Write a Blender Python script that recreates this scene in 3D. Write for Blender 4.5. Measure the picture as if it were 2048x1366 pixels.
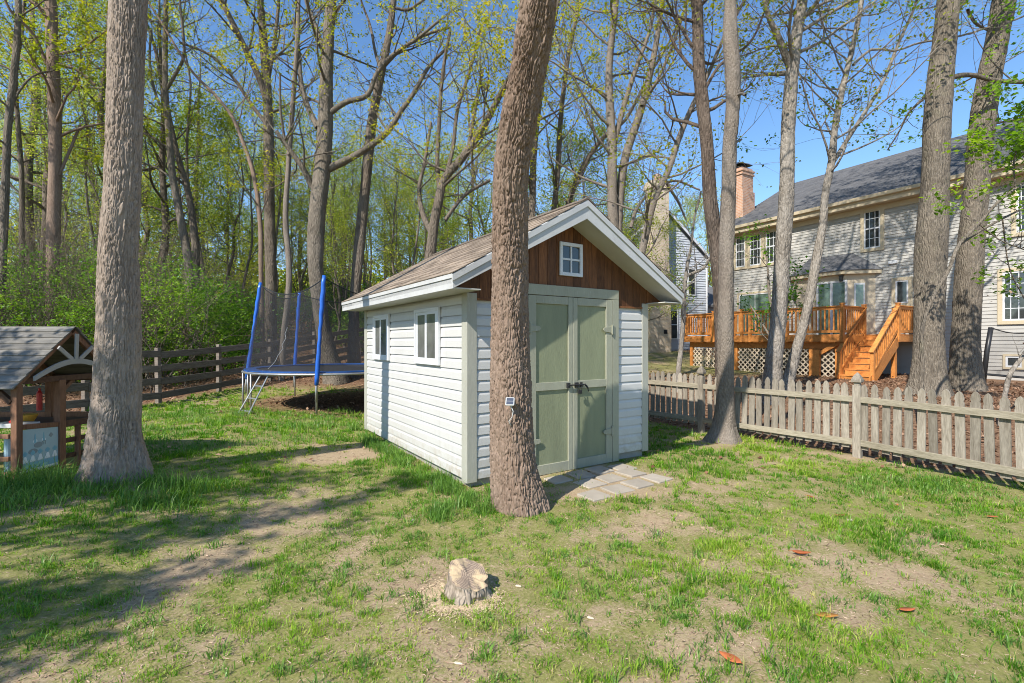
import bpy, math, random
import numpy as np
from mathutils import Vector, Matrix

for o in list(bpy.data.objects):
    bpy.data.objects.remove(o, do_unlink=True)
SC = bpy.context.scene
COL = SC.collection
R = math.radians
F, CX, CY, CH = 960.0, 1024.0, 683.0, 1.55      # focal length in pixels of the 2048 px photograph, eye height

# ------------------------------------------------------------------ camera, sky, sun, exposure
cam_d = bpy.data.cameras.new('camera')
cam_d.sensor_width = 36.0
cam_d.lens = F / 2048.0 * 36.0
cam_d.clip_start = 0.05
cam_d.clip_end = 1500.0
cam = bpy.data.objects.new('camera', cam_d)
COL.objects.link(cam)
cam.location = (0, 0, CH)
cam.rotation_euler = (R(90), 0, 0)
SC.camera = cam

SUN_AZ, SUN_EL = R(37.0), R(42.0)                 # light travels towards this azimuth (from +Y to +X)
LX, LY, LZ = math.sin(SUN_AZ) * math.cos(SUN_EL), math.cos(SUN_AZ) * math.cos(SUN_EL), -math.sin(SUN_EL)
world = bpy.data.worlds.new('World')
SC.world = world
world.use_nodes = True
wn = world.node_tree.nodes
wl = world.node_tree.links
bgn = wn['Background']
sky = wn.new('ShaderNodeTexSky')
sky.sky_type = 'NISHITA'
sky.sun_disc = False
sky.sun_elevation = SUN_EL
sky.sun_rotation = R(180 + 37)
sky.altitude = 100
sky.air_density = 1.0
sky.dust_density = 0.1
sky.ozone_density = 3.0
shs = wn.new('ShaderNodeHueSaturation')              # the vivid blue of the photograph's processing, the whole dome alike
shs.inputs['Saturation'].default_value = 1.12
shs.inputs['Value'].default_value = 1.0
wl.new(sky.outputs[0], shs.inputs['Color'])
wl.new(shs.outputs[0], bgn.inputs[0])
bgn.inputs[1].default_value = 0.15
sun_d = bpy.data.lights.new('sun', 'SUN')
sun_d.energy = 5.0
sun_d.angle = R(0.55)
sun_d.color = (1.0, 0.945, 0.86)
sun = bpy.data.objects.new('sun', sun_d)
COL.objects.link(sun)
sun.rotation_euler = Vector((LX, LY, LZ)).to_track_quat('-Z', 'Y').to_euler()
vs = SC.view_settings
vs.view_transform = 'Standard'
vs.look = 'None'
vs.exposure = 0.62
vs.gamma = 1.0
vs.use_curve_mapping = False
SC.cycles.filter_width = 1.0
SC.cycles.max_bounces = 8
SC.cycles.transparent_max_bounces = 24

# ------------------------------------------------------------------ numeric helpers
def hsh(i, j, s=0):
    i = np.asarray(i).astype(np.int64); j = np.asarray(j).astype(np.int64)
    h = (i * 374761393 + j * 668265263 + s * 974634777) & 0xFFFFFFFF
    h = ((h ^ (h >> 13)) * 1274126177) & 0xFFFFFFFF
    h = ((h ^ (h >> 16)) * 2246822519) & 0xFFFFFFFF
    return ((h ^ (h >> 15)) & 0xFFFFFF) / float(0xFFFFFF)

def vnoise(x, y, s=0):
    x = np.asarray(x, float); y = np.asarray(y, float)
    i = np.floor(x); j = np.floor(y)
    a = x - i; b = y - j
    a = a * a * (3 - 2 * a); b = b * b * (3 - 2 * b)
    return (hsh(i, j, s) * (1 - a) + hsh(i + 1, j, s) * a) * (1 - b) + (hsh(i, j + 1, s) * (1 - a) + hsh(i + 1, j + 1, s) * a) * b

def fbm(x, y, s=0, o=4):
    t = 0; w = 0.5; n = 0
    for k in range(o):
        t = t + w * vnoise(x * 2 ** k, y * 2 ** k, s + k * 17); n += w; w *= 0.5
    return t / n

def sst(a, b, x):
    t = np.clip((np.asarray(x, float) - a) / (b - a), 0, 1)
    return t * t * (3 - 2 * t)

def pix(px, py, d):
    return np.array([(px - CX) / F * d, d, CH + (CY - py) / F * d])

# ------------------------------------------------------------------ terrain
P0, P1, P2 = np.array([2.73, 9.75]), np.array([4.94, 6.86]), np.array([5.61, 5.26])   # picket fence line
def fence_e(x, y):
    return (x - 4.94) * 0.79 + (y - 6.86) * 0.61
def ground_z(x, y):
    x = np.asarray(x, float); y = np.asarray(y, float)
    z = -0.10 + 0 * x
    z = z + 0.26 * sst(-1.2, -4.6, x) * sst(13, 7, y)
    z = z + 0.10 * sst(-1, -7, x) * sst(7, 13, y)
    w = 1 - sst(-1.0, 7.0, x)
    t = y - 15.0
    hill = 0.19 * 0.5 * (t + np.sqrt(t * t + 9.0))
    hill = np.where(hill > 5.5, 5.5 + (hill - 5.5) * 0.25, hill)
    z = z + w * hill * sst(9, 15, y)
    e = fence_e(x, y)
    z = z + (0.40 * sst(0.2, 6.0, e) + 0.007 * np.clip(e, 0, 40)) * sst(-2, 3, x)
    z = z + (1 - w) * 0.05 * np.clip(y - 18, 0, 60)
    z = z + 0.05 * (fbm(x * 0.8, y * 0.8, 3, 3) - 0.5) + 0.022 * (fbm(x * 4.1, y * 4.1, 8, 3) - 0.5)
    return z
def gz(x, y):
    return float(ground_z(np.array([x]), np.array([y]))[0])
def gpix(px, py, z=-0.1):
    d = (CH - z) * F / (py - CY)
    return np.array([(px - CX) / F * d, d])

# ------------------------------------------------------------------ mesh builder and object helpers
XF = {}                                            # root transforms, to build parts in world coordinates
class MB:
    def __init__(self):
        self.v = []; self.f = []; self.n = 0; self.m = []; self.cm = 0
    def add(self, v, f):
        v = np.asarray(v, float).reshape(-1, 3)
        self.v.append(v)
        for q in f:
            self.f.append(tuple(int(i) + self.n for i in q)); self.m.append(self.cm)
        self.n += len(v)
        return self
    def box(self, a, b):
        x0, y0, z0 = np.minimum(a, b); x1, y1, z1 = np.maximum(a, b)
        return self.add([(x0, y0, z0), (x1, y0, z0), (x1, y1, z0), (x0, y1, z0), (x0, y0, z1), (x1, y0, z1), (x1, y1, z1), (x0, y1, z1)],
                 [(0, 3, 2, 1), (4, 5, 6, 7), (0, 1, 5, 4), (1, 2, 6, 5), (2, 3, 7, 6), (3, 0, 4, 7)])
    def beam(self, a, b, w, h, up=(0, 0, 1)):      # a box along a->b, w across, h along up
        a = np.array(a, float); b = np.array(b, float); t = b - a; t /= np.linalg.norm(t)
        up = np.array(up, float); s = np.cross(t, up); s /= np.linalg.norm(s); n = np.cross(s, t)
        s = s * w / 2; n = n * h / 2
        return self.add([a - s - n, a + s - n, a + s + n, a - s + n, b - s - n, b + s - n, b + s + n, b - s + n],
                 [(0, 1, 2, 3), (7, 6, 5, 4), (0, 4, 5, 1), (1, 5, 6, 2), (2, 6, 7, 3), (3, 7, 4, 0)][::1])
    def prism(self, poly, vec):
        p = np.array(poly, float); n = len(p); vec = np.array(vec, float)
        return self.add(np.vstack([p, p + vec]), [tuple(range(n))[::-1], tuple(range(n, 2 * n))] + [(i, (i + 1) % n, n + (i + 1) % n, n + i) for i in range(n)])
    def tube(self, pts, rad, sides=6, cap=True):
        P = np.asarray(pts, float); n = len(P); rad = np.broadcast_to(np.asarray(rad, float), (n,))
        T = np.gradient(P, axis=0); T /= (np.linalg.norm(T, axis=1)[:, None] + 1e-9)
        ref = np.array([0., 1., 0.]) if abs(T[0][1]) < 0.9 else np.array([1., 0., 0.])
        V = np.empty((n, sides, 3)); ang = np.arange(sides) * 2 * math.pi / sides
        c = np.cos(ang)[:, None]; s = np.sin(ang)[:, None]
        a = np.cross(T[0], ref); a /= np.linalg.norm(a)
        for i in range(n):
            a = a - T[i] * np.dot(a, T[i]); a /= (np.linalg.norm(a) + 1e-9)
            b = np.cross(T[i], a)
            V[i] = P[i] + rad[i] * (c * a + s * b)
        f = []
        for i in range(n - 1):
            o = i * sides
            for j in range(sides):
                k = (j + 1) % sides
                f.append((o + j, o + k, o + sides + k, o + sides + j))
        if cap:
            f.append(tuple(range(sides))[::-1]); f.append(tuple((n - 1) * sides + j for j in range(sides)))
        return self.add(V.reshape(-1, 3), f)
    def mesh(self, name, smooth=False):
        me = bpy.data.meshes.new(name)
        me.from_pydata(np.vstack(self.v).tolist() if self.v else [], [], self.f)
        if smooth: me.polygons.foreach_set('use_smooth', [True] * len(me.polygons))
        if self.cm: me.polygons.foreach_set('material_index', self.m)
        return me
    def build(self, name, mat, parent=None, smooth=False, world=False, bevel=0, kind=None):
        if world and parent is not None:
            q = parent
            while q.parent: q = q.parent
            M = np.array(XF[q.name].inverted()); V = np.vstack(self.v)
            self.v = [V @ M[:3, :3].T + M[:3, 3]]
        me = self.mesh(name, smooth)
        return mk(name, me, mat, parent, bevel, kind)

def mk(name, me, mat, parent=None, bevel=0, kind=None, loc=None, rot=None):
    o = bpy.data.objects.new(name, me)
    COL.objects.link(o)
    for m in (mat if isinstance(mat, (list, tuple)) else [mat]):
        if m is not None and len(me.materials) < (len(mat) if isinstance(mat, (list, tuple)) else 1): me.materials.append(m)
    if parent is not None: o.parent = parent
    if bevel:
        b = o.modifiers.new('bevel', 'BEVEL'); b.width = bevel; b.segments = 1; b.limit_method = 'ANGLE'
    if kind: o['kind'] = kind
    if loc is not None: o.location = loc
    if rot is not None: o.rotation_euler = rot
    return o
def tag(o, label, cat, group=None):
    o['label'] = label; o['category'] = cat
    if group: o['group'] = group
    return o
def thing(name, label, cat, loc=(0, 0, 0), rz=0.0, group=None):
    o = bpy.data.objects.new(name, None); COL.objects.link(o)
    o.empty_display_size = 0.2
    o.location = loc; o.rotation_euler = (0, 0, rz)
    XF[o.name] = Matrix.Translation(Vector(loc)) @ Matrix.Rotation(rz, 4, 'Z')
    return tag(o, label, cat, group)
def copy_tree(o, parent=None):
    c = o.copy(); COL.objects.link(c); c.parent = parent
    for ch in o.children: copy_tree(ch, c)
    return c
def single(name, mb, mat, label, cat, loc, group=None, **k):        # one-mesh thing with its origin at its base
    V = np.vstack(mb.v) - np.array(loc); mb.v = [V]
    o = mb.build(name, mat, None, **k); o.location = loc
    return tag(o, label, cat, group)
def tri_mesh(name, V, T):
    me = bpy.data.meshes.new(name)
    V = np.asarray(V, np.float32); T = np.asarray(T, np.int32); n = T.shape[1]
    me.vertices.add(len(V)); me.vertices.foreach_set('co', V.ravel())
    me.loops.add(T.size); me.loops.foreach_set('vertex_index', T.ravel())
    me.polygons.add(len(T)); me.polygons.foreach_set('loop_start', np.arange(len(T), dtype=np.int32) * n)
    me.update(calc_edges=True)
    return me

# ------------------------------------------------------------------ materials
def srgb(r, g, b):
    return tuple(((c / 255) / 12.92 if c / 255 <= 0.04045 else ((c / 255 + 0.055) / 1.055) ** 2.4) for c in (r, g, b)) + (1,)
class NT:
    def __init__(self, name):
        self.m = bpy.data.materials.new(name); self.m.use_nodes = True
        self.t = self.m.node_tree; self.n = self.t.nodes; self.b = self.n['Principled BSDF']; self.o = self.n['Material Output']
    def new(self, kind, **k):
        x = self.n.new(kind)
        for a, b in k.items():
            if a in x.inputs.keys(): x.inputs[a].default_value = b
            else: setattr(x, a, b)
        return x
    def link(self, a, b): self.t.links.new(a, b)
    def coords(self, stretch=(1, 1, 1), rnd=True):
        tc = self.new('ShaderNodeTexCoord'); mp = self.new('ShaderNodeMapping')
        mp.inputs['Scale'].default_value = stretch
        self.link(tc.outputs['Object'], mp.inputs['Vector'])
        if rnd:
            oi = self.new('ShaderNodeObjectInfo'); ml = self.new('ShaderNodeMath', operation='MULTIPLY'); ml.inputs[1].default_value = 37.0
            self.link(oi.outputs['Random'], ml.inputs[0]); self.link(ml.outputs[0], mp.inputs['Location'])
        return mp.outputs[0]
    def noise(self, vec, scale, detail=5, rough=0.6):
        x = self.new('ShaderNodeTexNoise'); x.inputs['Scale'].default_value = scale; x.inputs['Detail'].default_value = detail; x.inputs['Roughness'].default_value = rough
        self.link(vec, x.inputs['Vector']); return x.outputs['Fac']
    def ramp(self, fac, stops):
        x = self.new('ShaderNodeValToRGB'); e = x.color_ramp.elements
        while len(e) < len(stops): e.new(0.5)
        for q, (p, c) in zip(e, stops): q.position = p; q.color = c
        self.link(fac, x.inputs[0]); return x.outputs[0]
    def mix(self, fac, a, b, blend='MIX'):
        x = self.new('ShaderNodeMix', data_type='RGBA', blend_type=blend)
        for s, i in ((fac, 0), (a, 6), (b, 7)):
            if hasattr(s, 'links'): self.link(s, x.inputs[i])
            else: x.inputs[i].default_value = s
        return x.outputs[2]
    def bump(self, h, strength, dist):
        x = self.new('ShaderNodeBump'); x.inputs['Strength'].default_value = strength; x.inputs['Distance'].default_value = dist
        self.link(h, x.inputs['Height']); self.link(x.outputs[0], self.b.inputs['Normal'])
    def col(self, c): self.link(c, self.b.inputs['Base Color'])
    def math(self, op, a, b):
        x = self.new('ShaderNodeMath', operation=op)
        for s, i in ((a, 0), (b, 1)):
            if hasattr(s, 'links'): self.link(s, x.inputs[i])
            else: x.inputs[i].default_value = s
        return x.outputs[0]
def dk(c, k): return (c[0] * k, c[1] * k, c[2] * k, 1)
def paint(name, c, rough=0.5, var=0.12, scale=3.0, stretch=(1, 1, 1), bump=0.0, bscale=60, dirt=None, spec=0.4, objvar=0.0, metal=0):
    m = NT(name); v = m.coords(stretch)
    f = m.noise(v, scale)
    cc = m.ramp(f, [(0.3, dk(c, 1 - var)), (0.7, dk(c, 1 + var * 0.6))])
    if dirt:
        g = m.noise(v, scale * 6.3, 6, 0.7)
        cc = m.mix(m.ramp(g, [(0.56, (0, 0, 0, 1)), (0.72, (1, 1, 1, 1))]), cc, dirt)
    if objvar:
        oi = m.new('ShaderNodeObjectInfo'); hs = m.new('ShaderNodeHueSaturation')
        mr = m.new('ShaderNodeMapRange'); mr.inputs[3].default_value = 1 - objvar; mr.inputs[4].default_value = 1 + objvar
        m.link(oi.outputs['Random'], mr.inputs[0]); m.link(mr.outputs[0], hs.inputs['Value']); m.link(cc, hs.inputs['Color']); cc = hs.outputs[0]
    m.col(cc); m.b.inputs['Roughness'].default_value = rough; m.b.inputs['Specular IOR Level'].default_value = spec; m.b.inputs['Metallic'].default_value = metal
    if bump: m.bump(m.noise(v, bscale, 4), bump, 0.01)
    return m.m
def wood(name, c1, c2, stretch=(8, 8, 0.6), scale=3.0, rough=0.75, bump=0.25, objvar=0.15, knots=False):
    m = NT(name); v = m.coords(stretch)
    f = m.noise(v, scale, 6, 0.65); g = m.noise(v, scale * 5, 3, 0.6)
    cc = m.ramp(f, [(0.28, c1), (0.72, c2)])
    cc = m.mix(0.35, cc, m.ramp(g, [(0.35, dk(c1, 0.75)), (0.65, c2)]))
    oi = m.new('ShaderNodeObjectInfo'); hs = m.new('ShaderNodeHueSaturation'); mr = m.new('ShaderNodeMapRange')
    mr.inputs[3].default_value = 1 - objvar; mr.inputs[4].default_value = 1 + objvar
    m.link(oi.outputs['Random'], mr.inputs[0]); m.link(mr.outputs[0], hs.inputs['Value']); m.link(cc, hs.inputs['Color']); cc = hs.outputs[0]
    m.col(cc); m.b.inputs['Roughness'].default_value = rough; m.b.inputs['Specular IOR Level'].default_value = 0.25
    m.bump(m.math('ADD', f, g), bump, 0.006)
    return m.m
def bark_mat(name, c1, c2, c3, stretch=(26, 26, 5), bump=0.6, dist=0.02, moss=0.0):
    m = NT(name); v = m.coords(stretch); w = m.coords((1, 1, 1))
    vo = m.new('ShaderNodeTexVoronoi', feature='DISTANCE_TO_EDGE'); vo.inputs['Scale'].default_value = 1.0
    wa = m.noise(w, 5, 3); 
    ad = m.new('ShaderNodeVectorMath', operation='MULTIPLY_ADD'); ad.inputs[1].default_value = (1.6, 1.6, 1.6)
    cb = m.new('ShaderNodeCombineXYZ'); m.link(wa, cb.inputs[0]); m.link(wa, cb.inputs[1])
    m.link(cb.outputs[0], ad.inputs[0]); m.link(v, ad.inputs[2]); m.link(ad.outputs[0], vo.inputs['Vector'])
    h = m.math('MINIMUM', vo.outputs['Distance'], 0.28)
    n1 = m.noise(w, 1.6, 4); n2 = m.noise(v, 1.3, 5, 0.7)
    cc = m.ramp(n2, [(0.25, c1), (0.55, c2), (0.8, c3)])
    cc = m.mix(m.ramp(n1, [(0.35, (0, 0, 0, 1)), (0.75, (0.55, 0.55, 0.55, 1))]), cc, dk(c3, 0.9))
    if moss:
        n3 = m.noise(w, 3.1, 5); cc = m.mix(m.ramp(n3, [(0.55, (0, 0, 0, 1)), (0.75, (moss, moss, moss, 1))]), cc, (0.10, 0.12, 0.05, 1))
    m.col(cc); m.b.inputs['Roughness'].default_value = 0.92; m.b.inputs['Specular IOR Level'].default_value = 0.15
    m.bump(m.math('ADD', m.math('MULTIPLY', h, 2.5), m.math('MULTIPLY', n2, 0.5)), bump, dist)
    return m.m
def leaf_mat(name, cols, trans=0.45, rough=0.55, nscale=0.9):
    m = NT(name)
    at = m.new('ShaderNodeAttribute'); at.attribute_name = 'var'
    k = len(cols)
    cc = m.ramp(at.outputs['Fac'], [(i / (k - 1), c) for i, c in enumerate(cols)])
    oi = m.new('ShaderNodeObjectInfo'); ov = m.new('ShaderNodeHueSaturation'); mr = m.new('ShaderNodeMapRange'); mr.inputs[3].default_value = 0.478; mr.inputs[4].default_value = 0.515; m.link(oi.outputs['Random'], mr.inputs[0]); m.link(mr.outputs[0], ov.inputs['Hue'])
    m2 = m.new('ShaderNodeMapRange'); m2.inputs[3].default_value = 1.2; m2.inputs[4].default_value = 0.85; m.link(oi.outputs['Random'], m2.inputs[0]); m.link(m2.outputs[0], ov.inputs['Value']); m.link(cc, ov.inputs['Color']); cc = ov.outputs[0]
    m.col(cc); m.b.inputs['Roughness'].default_value = rough; m.b.inputs['Specular IOR Level'].default_value = 0.3
    tr = m.new('ShaderNodeBsdfTranslucent'); mx = m.new('ShaderNodeMixShader'); mx.inputs[0].default_value = trans
    hs = m.new('ShaderNodeHueSaturation'); hs.inputs['Value'].default_value = 1.6; hs.inputs['Saturation'].default_value = 1.05
    m.link(cc, hs.inputs['Color']); m.link(hs.outputs[0], tr.inputs[0])
    m.link(m.b.outputs[0], mx.inputs[1]); m.link(tr.outputs[0], mx.inputs[2]); m.link(mx.outputs[0], m.o.inputs[0])
    return m.m
def glass_mat(name, c, rough=0.04, noise=True):
    m = NT(name); v = m.coords((1, 1, 1), False); f = m.noise(v, 3.0, 3)
    m.col(m.ramp(f, [(0.3, dk(c, 0.5)), (0.7, c)])); m.b.inputs['Roughness'].default_value = rough; m.b.inputs['Specular IOR Level'].default_value = 0.9
    return m.m

M = {}
def vinyl_mat():
    m = NT('white_vinyl'); v = m.coords((1, 1, 1), False); sp = m.new('ShaderNodeSeparateXYZ'); m.link(v, sp.inputs[0])
    c = m.ramp(m.noise(v, 1.3, 5), [(0.3, (0.475, 0.465, 0.445, 1)), (0.7, (0.515, 0.508, 0.49, 1))])
    low = m.new('ShaderNodeMapRange'); low.inputs[1].default_value = 0.08; low.inputs[2].default_value = 0.60; low.inputs[3].default_value = 1; low.inputs[4].default_value = 0; m.link(sp.outputs[2], low.inputs[0])
    sp_ = m.ramp(m.noise(v, 9, 8, 0.75), [(0.42, (0, 0, 0, 1)), (0.66, (1, 1, 1, 1))])
    c = m.mix(m.math('MULTIPLY', m.math('MULTIPLY', low.outputs[0], low.outputs[0]), sp_), c, (0.33, 0.27, 0.19, 1))     # mud splashed up from the soil
    st = m.noise(m.coords((14, 14, 1.2), False), 1.0, 5, 0.6); c = m.mix(m.ramp(st, [(0.55, (0, 0, 0, 1)), (0.8, (0.35, 0.35, 0.35, 1))]), c, (0.36, 0.36, 0.31, 1))
    m.col(c); m.b.inputs['Roughness'].default_value = 0.45; m.bump(m.noise(m.coords((3, 3, 12), False), 4, 3), 0.06, 0.01)
    return m.m
M['vinyl'] = vinyl_mat()
M['trim'] = paint('white_trim', (0.47, 0.47, 0.46, 1), 0.5, 0.1, 4, (1, 1, 1), 0.15, 40, dirt=(0.38, 0.37, 0.34, 1))
M['soffit'] = paint('soffit_paint', (0.48, 0.47, 0.43, 1), 0.6, 0.08, 3)
M['sage'] = paint('sage_door_paint', (0.215, 0.232, 0.14, 1), 0.55, 0.14, 2.2, (3, 3, 0.5), 0.35, 30)
M['sagetrim'] = paint('grey_green_trim', (0.30, 0.30, 0.225, 1), 0.55, 0.12, 3, (2, 2, 0.5), 0.25, 30, dirt=(0.36, 0.35, 0.28, 1))
M['corner'] = paint('pale_corner_paint', (0.36, 0.355, 0.30, 1), 0.55, 0.1, 3, (2, 2, 0.5), 0.25, 30, dirt=(0.42, 0.41, 0.36, 1))
M['browngable'] = wood('stained_gable_wood', (0.05, 0.02, 0.009, 1), (0.205, 0.083, 0.03, 1), (9, 9, 0.9), 2.2, 0.6, 0.3, 0.35)
M['slab'] = paint('concrete_slab', (0.32, 0.31, 0.28, 1), 0.9, 0.2, 6, bump=0.4)
M['shingle'] = paint('tan_shingle', (0.245, 0.195, 0.15, 1), 0.95, 0.25, 14, bump=0.6, bscale=140, objvar=0.35, spec=0.15)
M['shingle_grey'] = paint('grey_shingle', (0.12, 0.12, 0.125, 1), 0.95, 0.3, 2.5, (1, 1, 3), bump=0.5, bscale=30, spec=0.2, dirt=(0.21, 0.21, 0.21, 1))
M['black'] = paint('black_iron', (0.02, 0.02, 0.022, 1), 0.4, 0.2, 10)
M['darkglass'] = glass_mat('dark_window_glass', (0.045, 0.05, 0.05, 1))
M['shedglass'] = glass_mat('shed_window_glass', (0.17, 0.175, 0.165, 1), 0.03)
M['curtain'] = glass_mat('curtained_glass', (0.13, 0.20, 0.16, 1), 0.05)
M['picket'] = wood('weathered_picket', (0.14, 0.115, 0.085, 1), (0.36, 0.32, 0.26, 1), (10, 10, 1.1), 2.0, 0.85, 0.35, 0.24)
M['rail'] = wood('weathered_rail', (0.17, 0.145, 0.10, 1), (0.37, 0.33, 0.25, 1), (1.2, 1.2, 9), 2.4, 0.85, 0.35, 0.1)
M['greyboard'] = wood('grey_fence_board', (0.075, 0.06, 0.05, 1), (0.23, 0.195, 0.16, 1), (1.3, 1.3, 9), 2.4, 0.9, 0.4, 0.25)
M['cedar'] = wood('orange_stained_deck', (0.40, 0.135, 0.03, 1), (0.67, 0.285, 0.08, 1), (4, 4, 4), 2.4, 0.5, 0.2, 0.2)
M['lattice'] = paint('tan_lattice', (0.50, 0.41, 0.30, 1), 0.7, 0.12, 5)
M['playroof'] = wood('grey_roof_board', (0.09, 0.085, 0.075, 1), (0.23, 0.215, 0.19, 1), (0.8, 9, 9), 2.6, 0.85, 0.35, 0.18)
M['playpost'] = wood('brown_play_post', (0.13, 0.062, 0.036, 1), (0.28, 0.145, 0.085, 1), (7, 7, 1), 2.2, 0.7, 0.25, 0.15)
M['playdark'] = wood('dark_play_beam', (0.055, 0.03, 0.02, 1), (0.13, 0.07, 0.042, 1), (3, 3, 3), 2.2, 0.75, 0.25, 0.15)
M['playgrey'] = paint('grey_arch_paint', (0.34, 0.33, 0.31, 1), 0.6, 0.08, 4)
M['panel'] = paint('pale_blue_panel', (0.34, 0.47, 0.52, 1), 0.35, 0.12, 3)
M['panelw'] = paint('panel_white_print', (0.72, 0.78, 0.80, 1), 0.4, 0.03, 3)
M['panelb'] = paint('panel_blue_print', (0.19, 0.42, 0.53, 1), 0.4, 0.03, 3)
M['panelg'] = paint('panel_grey_print', (0.22, 0.27, 0.29, 1), 0.4, 0.03, 3)
M['blue'] = paint('blue_pole_foam', (0.014, 0.11, 0.50, 1), 0.33, 0.2, 5, (2, 2, 1), 0.35, 22, spec=0.6)
M['pad'] = paint('faded_blue_pad', (0.02, 0.085, 0.30, 1), 0.4, 0.3, 4)
M['steel'] = paint('galvanised_steel', (0.42, 0.42, 0.42, 1), 0.38, 0.15, 12, metal=0.75)
M['mat'] = paint('black_jump_mat', (0.035, 0.035, 0.04, 1), 0.6, 0.15, 5)
M['paver'] = paint('concrete_paver', (0.36, 0.315, 0.255, 1), 0.92, 0.14, 5, bump=0.5, bscale=120, objvar=0.1, dirt=(0.34, 0.28, 0.21, 1))
M['housesiding'] = paint('grey_house_siding', (0.40, 0.385, 0.355, 1), 0.55, 0.08, 1.0, bump=0.05)
M['housetrim'] = paint('cream_house_trim', (0.50, 0.42, 0.29, 1), 0.55, 0.08, 2.0)
M['cream'] = paint('cream_bay_panel', (0.52, 0.44, 0.32, 1), 0.6, 0.06, 2.0)
M['white'] = paint('white_frame', (0.60, 0.61, 0.63, 1), 0.45, 0.04, 3)
M['bluehouse'] = paint('pale_blue_white_siding', (0.50, 0.53, 0.58, 1), 0.55, 0.05, 1.0)
M['sawdust'] = paint('sawdust', (0.58, 0.44, 0.28, 1), 0.95, 0.25, 30)
M['chip'] = paint('pale_wood_chip', (0.60, 0.50, 0.38, 1), 0.9, 0.2, 30)
M['solar'] = paint('solar_cell', (0.025, 0.035, 0.06, 1), 0.15, 0.2, 60, spec=0.8)
M['plasticw'] = paint('white_plastic', (0.50, 0.51, 0.50, 1), 0.35, 0.04, 8)
M['red'] = paint('red_plastic', (0.50, 0.03, 0.03, 1), 0.35, 0.1, 8)
M['yellow'] = paint('yellow_plastic', (0.60, 0.33, 0.05, 1), 0.4, 0.1, 8)
M['bark_a'] = bark_mat('furrowed_oak_bark', (0.14, 0.108, 0.084, 1), (0.265, 0.21, 0.168, 1), (0.42, 0.35, 0.29, 1), (30, 30, 7), 0.55, 0.012)
M['bark_b'] = bark_mat('blocky_bark', (0.10, 0.068, 0.050, 1), (0.21, 0.148, 0.11, 1), (0.35, 0.265, 0.205, 1), (34, 34, 8), 0.55, 0.012)
M['bark_c'] = bark_mat('smooth_grey_bark', (0.10, 0.082, 0.064, 1), (0.195, 0.16, 0.128, 1), (0.31, 0.27, 0.225, 1), (40, 40, 14), 0.7, 0.016)
M['bark_d'] = bark_mat('grey_ridge_bark', (0.07, 0.057, 0.043, 1), (0.17, 0.142, 0.11, 1), (0.31, 0.265, 0.21, 1), (34, 34, 5), 0.9, 0.025, 0.25)
M['bark_e'] = bark_mat('woodland_bark', (0.06, 0.047, 0.036, 1), (0.14, 0.112, 0.086, 1), (0.27, 0.225, 0.178, 1), (22, 22, 4), 0.8, 0.03, 0.2)
M['bark_f'] = bark_mat('mottled_pale_bark', (0.06, 0.05, 0.04, 1), (0.22, 0.19, 0.155, 1), (0.42, 0.38, 0.33, 1), (17, 17, 6), 0.9, 0.02)
M['bark_g'] = bark_mat('dark_shaggy_bark', (0.05, 0.037, 0.028, 1), (0.115, 0.085, 0.065, 1), (0.21, 0.165, 0.13, 1), (24, 24, 4), 0.9, 0.03)
M['leaf_young'] = leaf_mat('young_oak_leaf', [(0.12, 0.17, 0.014, 1), (0.26, 0.29, 0.022, 1), (0.42, 0.39, 0.03, 1)], 0.5)
M['leaf_wood'] = leaf_mat('woodland_leaf', [(0.14, 0.20, 0.025, 1), (0.28, 0.35, 0.04, 1), (0.48, 0.49, 0.07, 1)], 0.5)
M['leaf_maple'] = leaf_mat('maple_leaf', [(0.06, 0.15, 0.013, 1), (0.12, 0.26, 0.02, 1), (0.24, 0.38, 0.035, 1)], 0.5)
M['leaf_shrub'] = leaf_mat('shrub_leaf', [(0.045, 0.12, 0.012, 1), (0.095, 0.22, 0.018, 1), (0.20, 0.34, 0.03, 1)], 0.4)
M['leaf_pine'] = leaf_mat('pine_needle', [(0.03, 0.075, 0.018, 1), (0.055, 0.125, 0.028, 1), (0.10, 0.18, 0.04, 1)], 0.2)
M['leaf_dead'] = leaf_mat('dead_leaf', [(0.10, 0.05, 0.025, 1), (0.21, 0.115, 0.06, 1), (0.36, 0.24, 0.15, 1)], 0.1, 0.8)
M['leaf_orange'] = leaf_mat('orange_fallen_leaf', [(0.50, 0.20, 0.06, 1), (0.58, 0.25, 0.08, 1)], 0.2, 0.5)
M['grass'] = leaf_mat('grass_blade', [(0.062, 0.18, 0.010, 1), (0.155, 0.31, 0.016, 1), (0.30, 0.42, 0.04, 1), (0.53, 0.47, 0.17, 1)], 0.4, 0.5)
M['tuft'] = leaf_mat('tall_tuft_blade', [(0.065, 0.165, 0.025, 1), (0.15, 0.28, 0.04, 1), (0.31, 0.42, 0.10, 1)], 0.35, 0.4)

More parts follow.
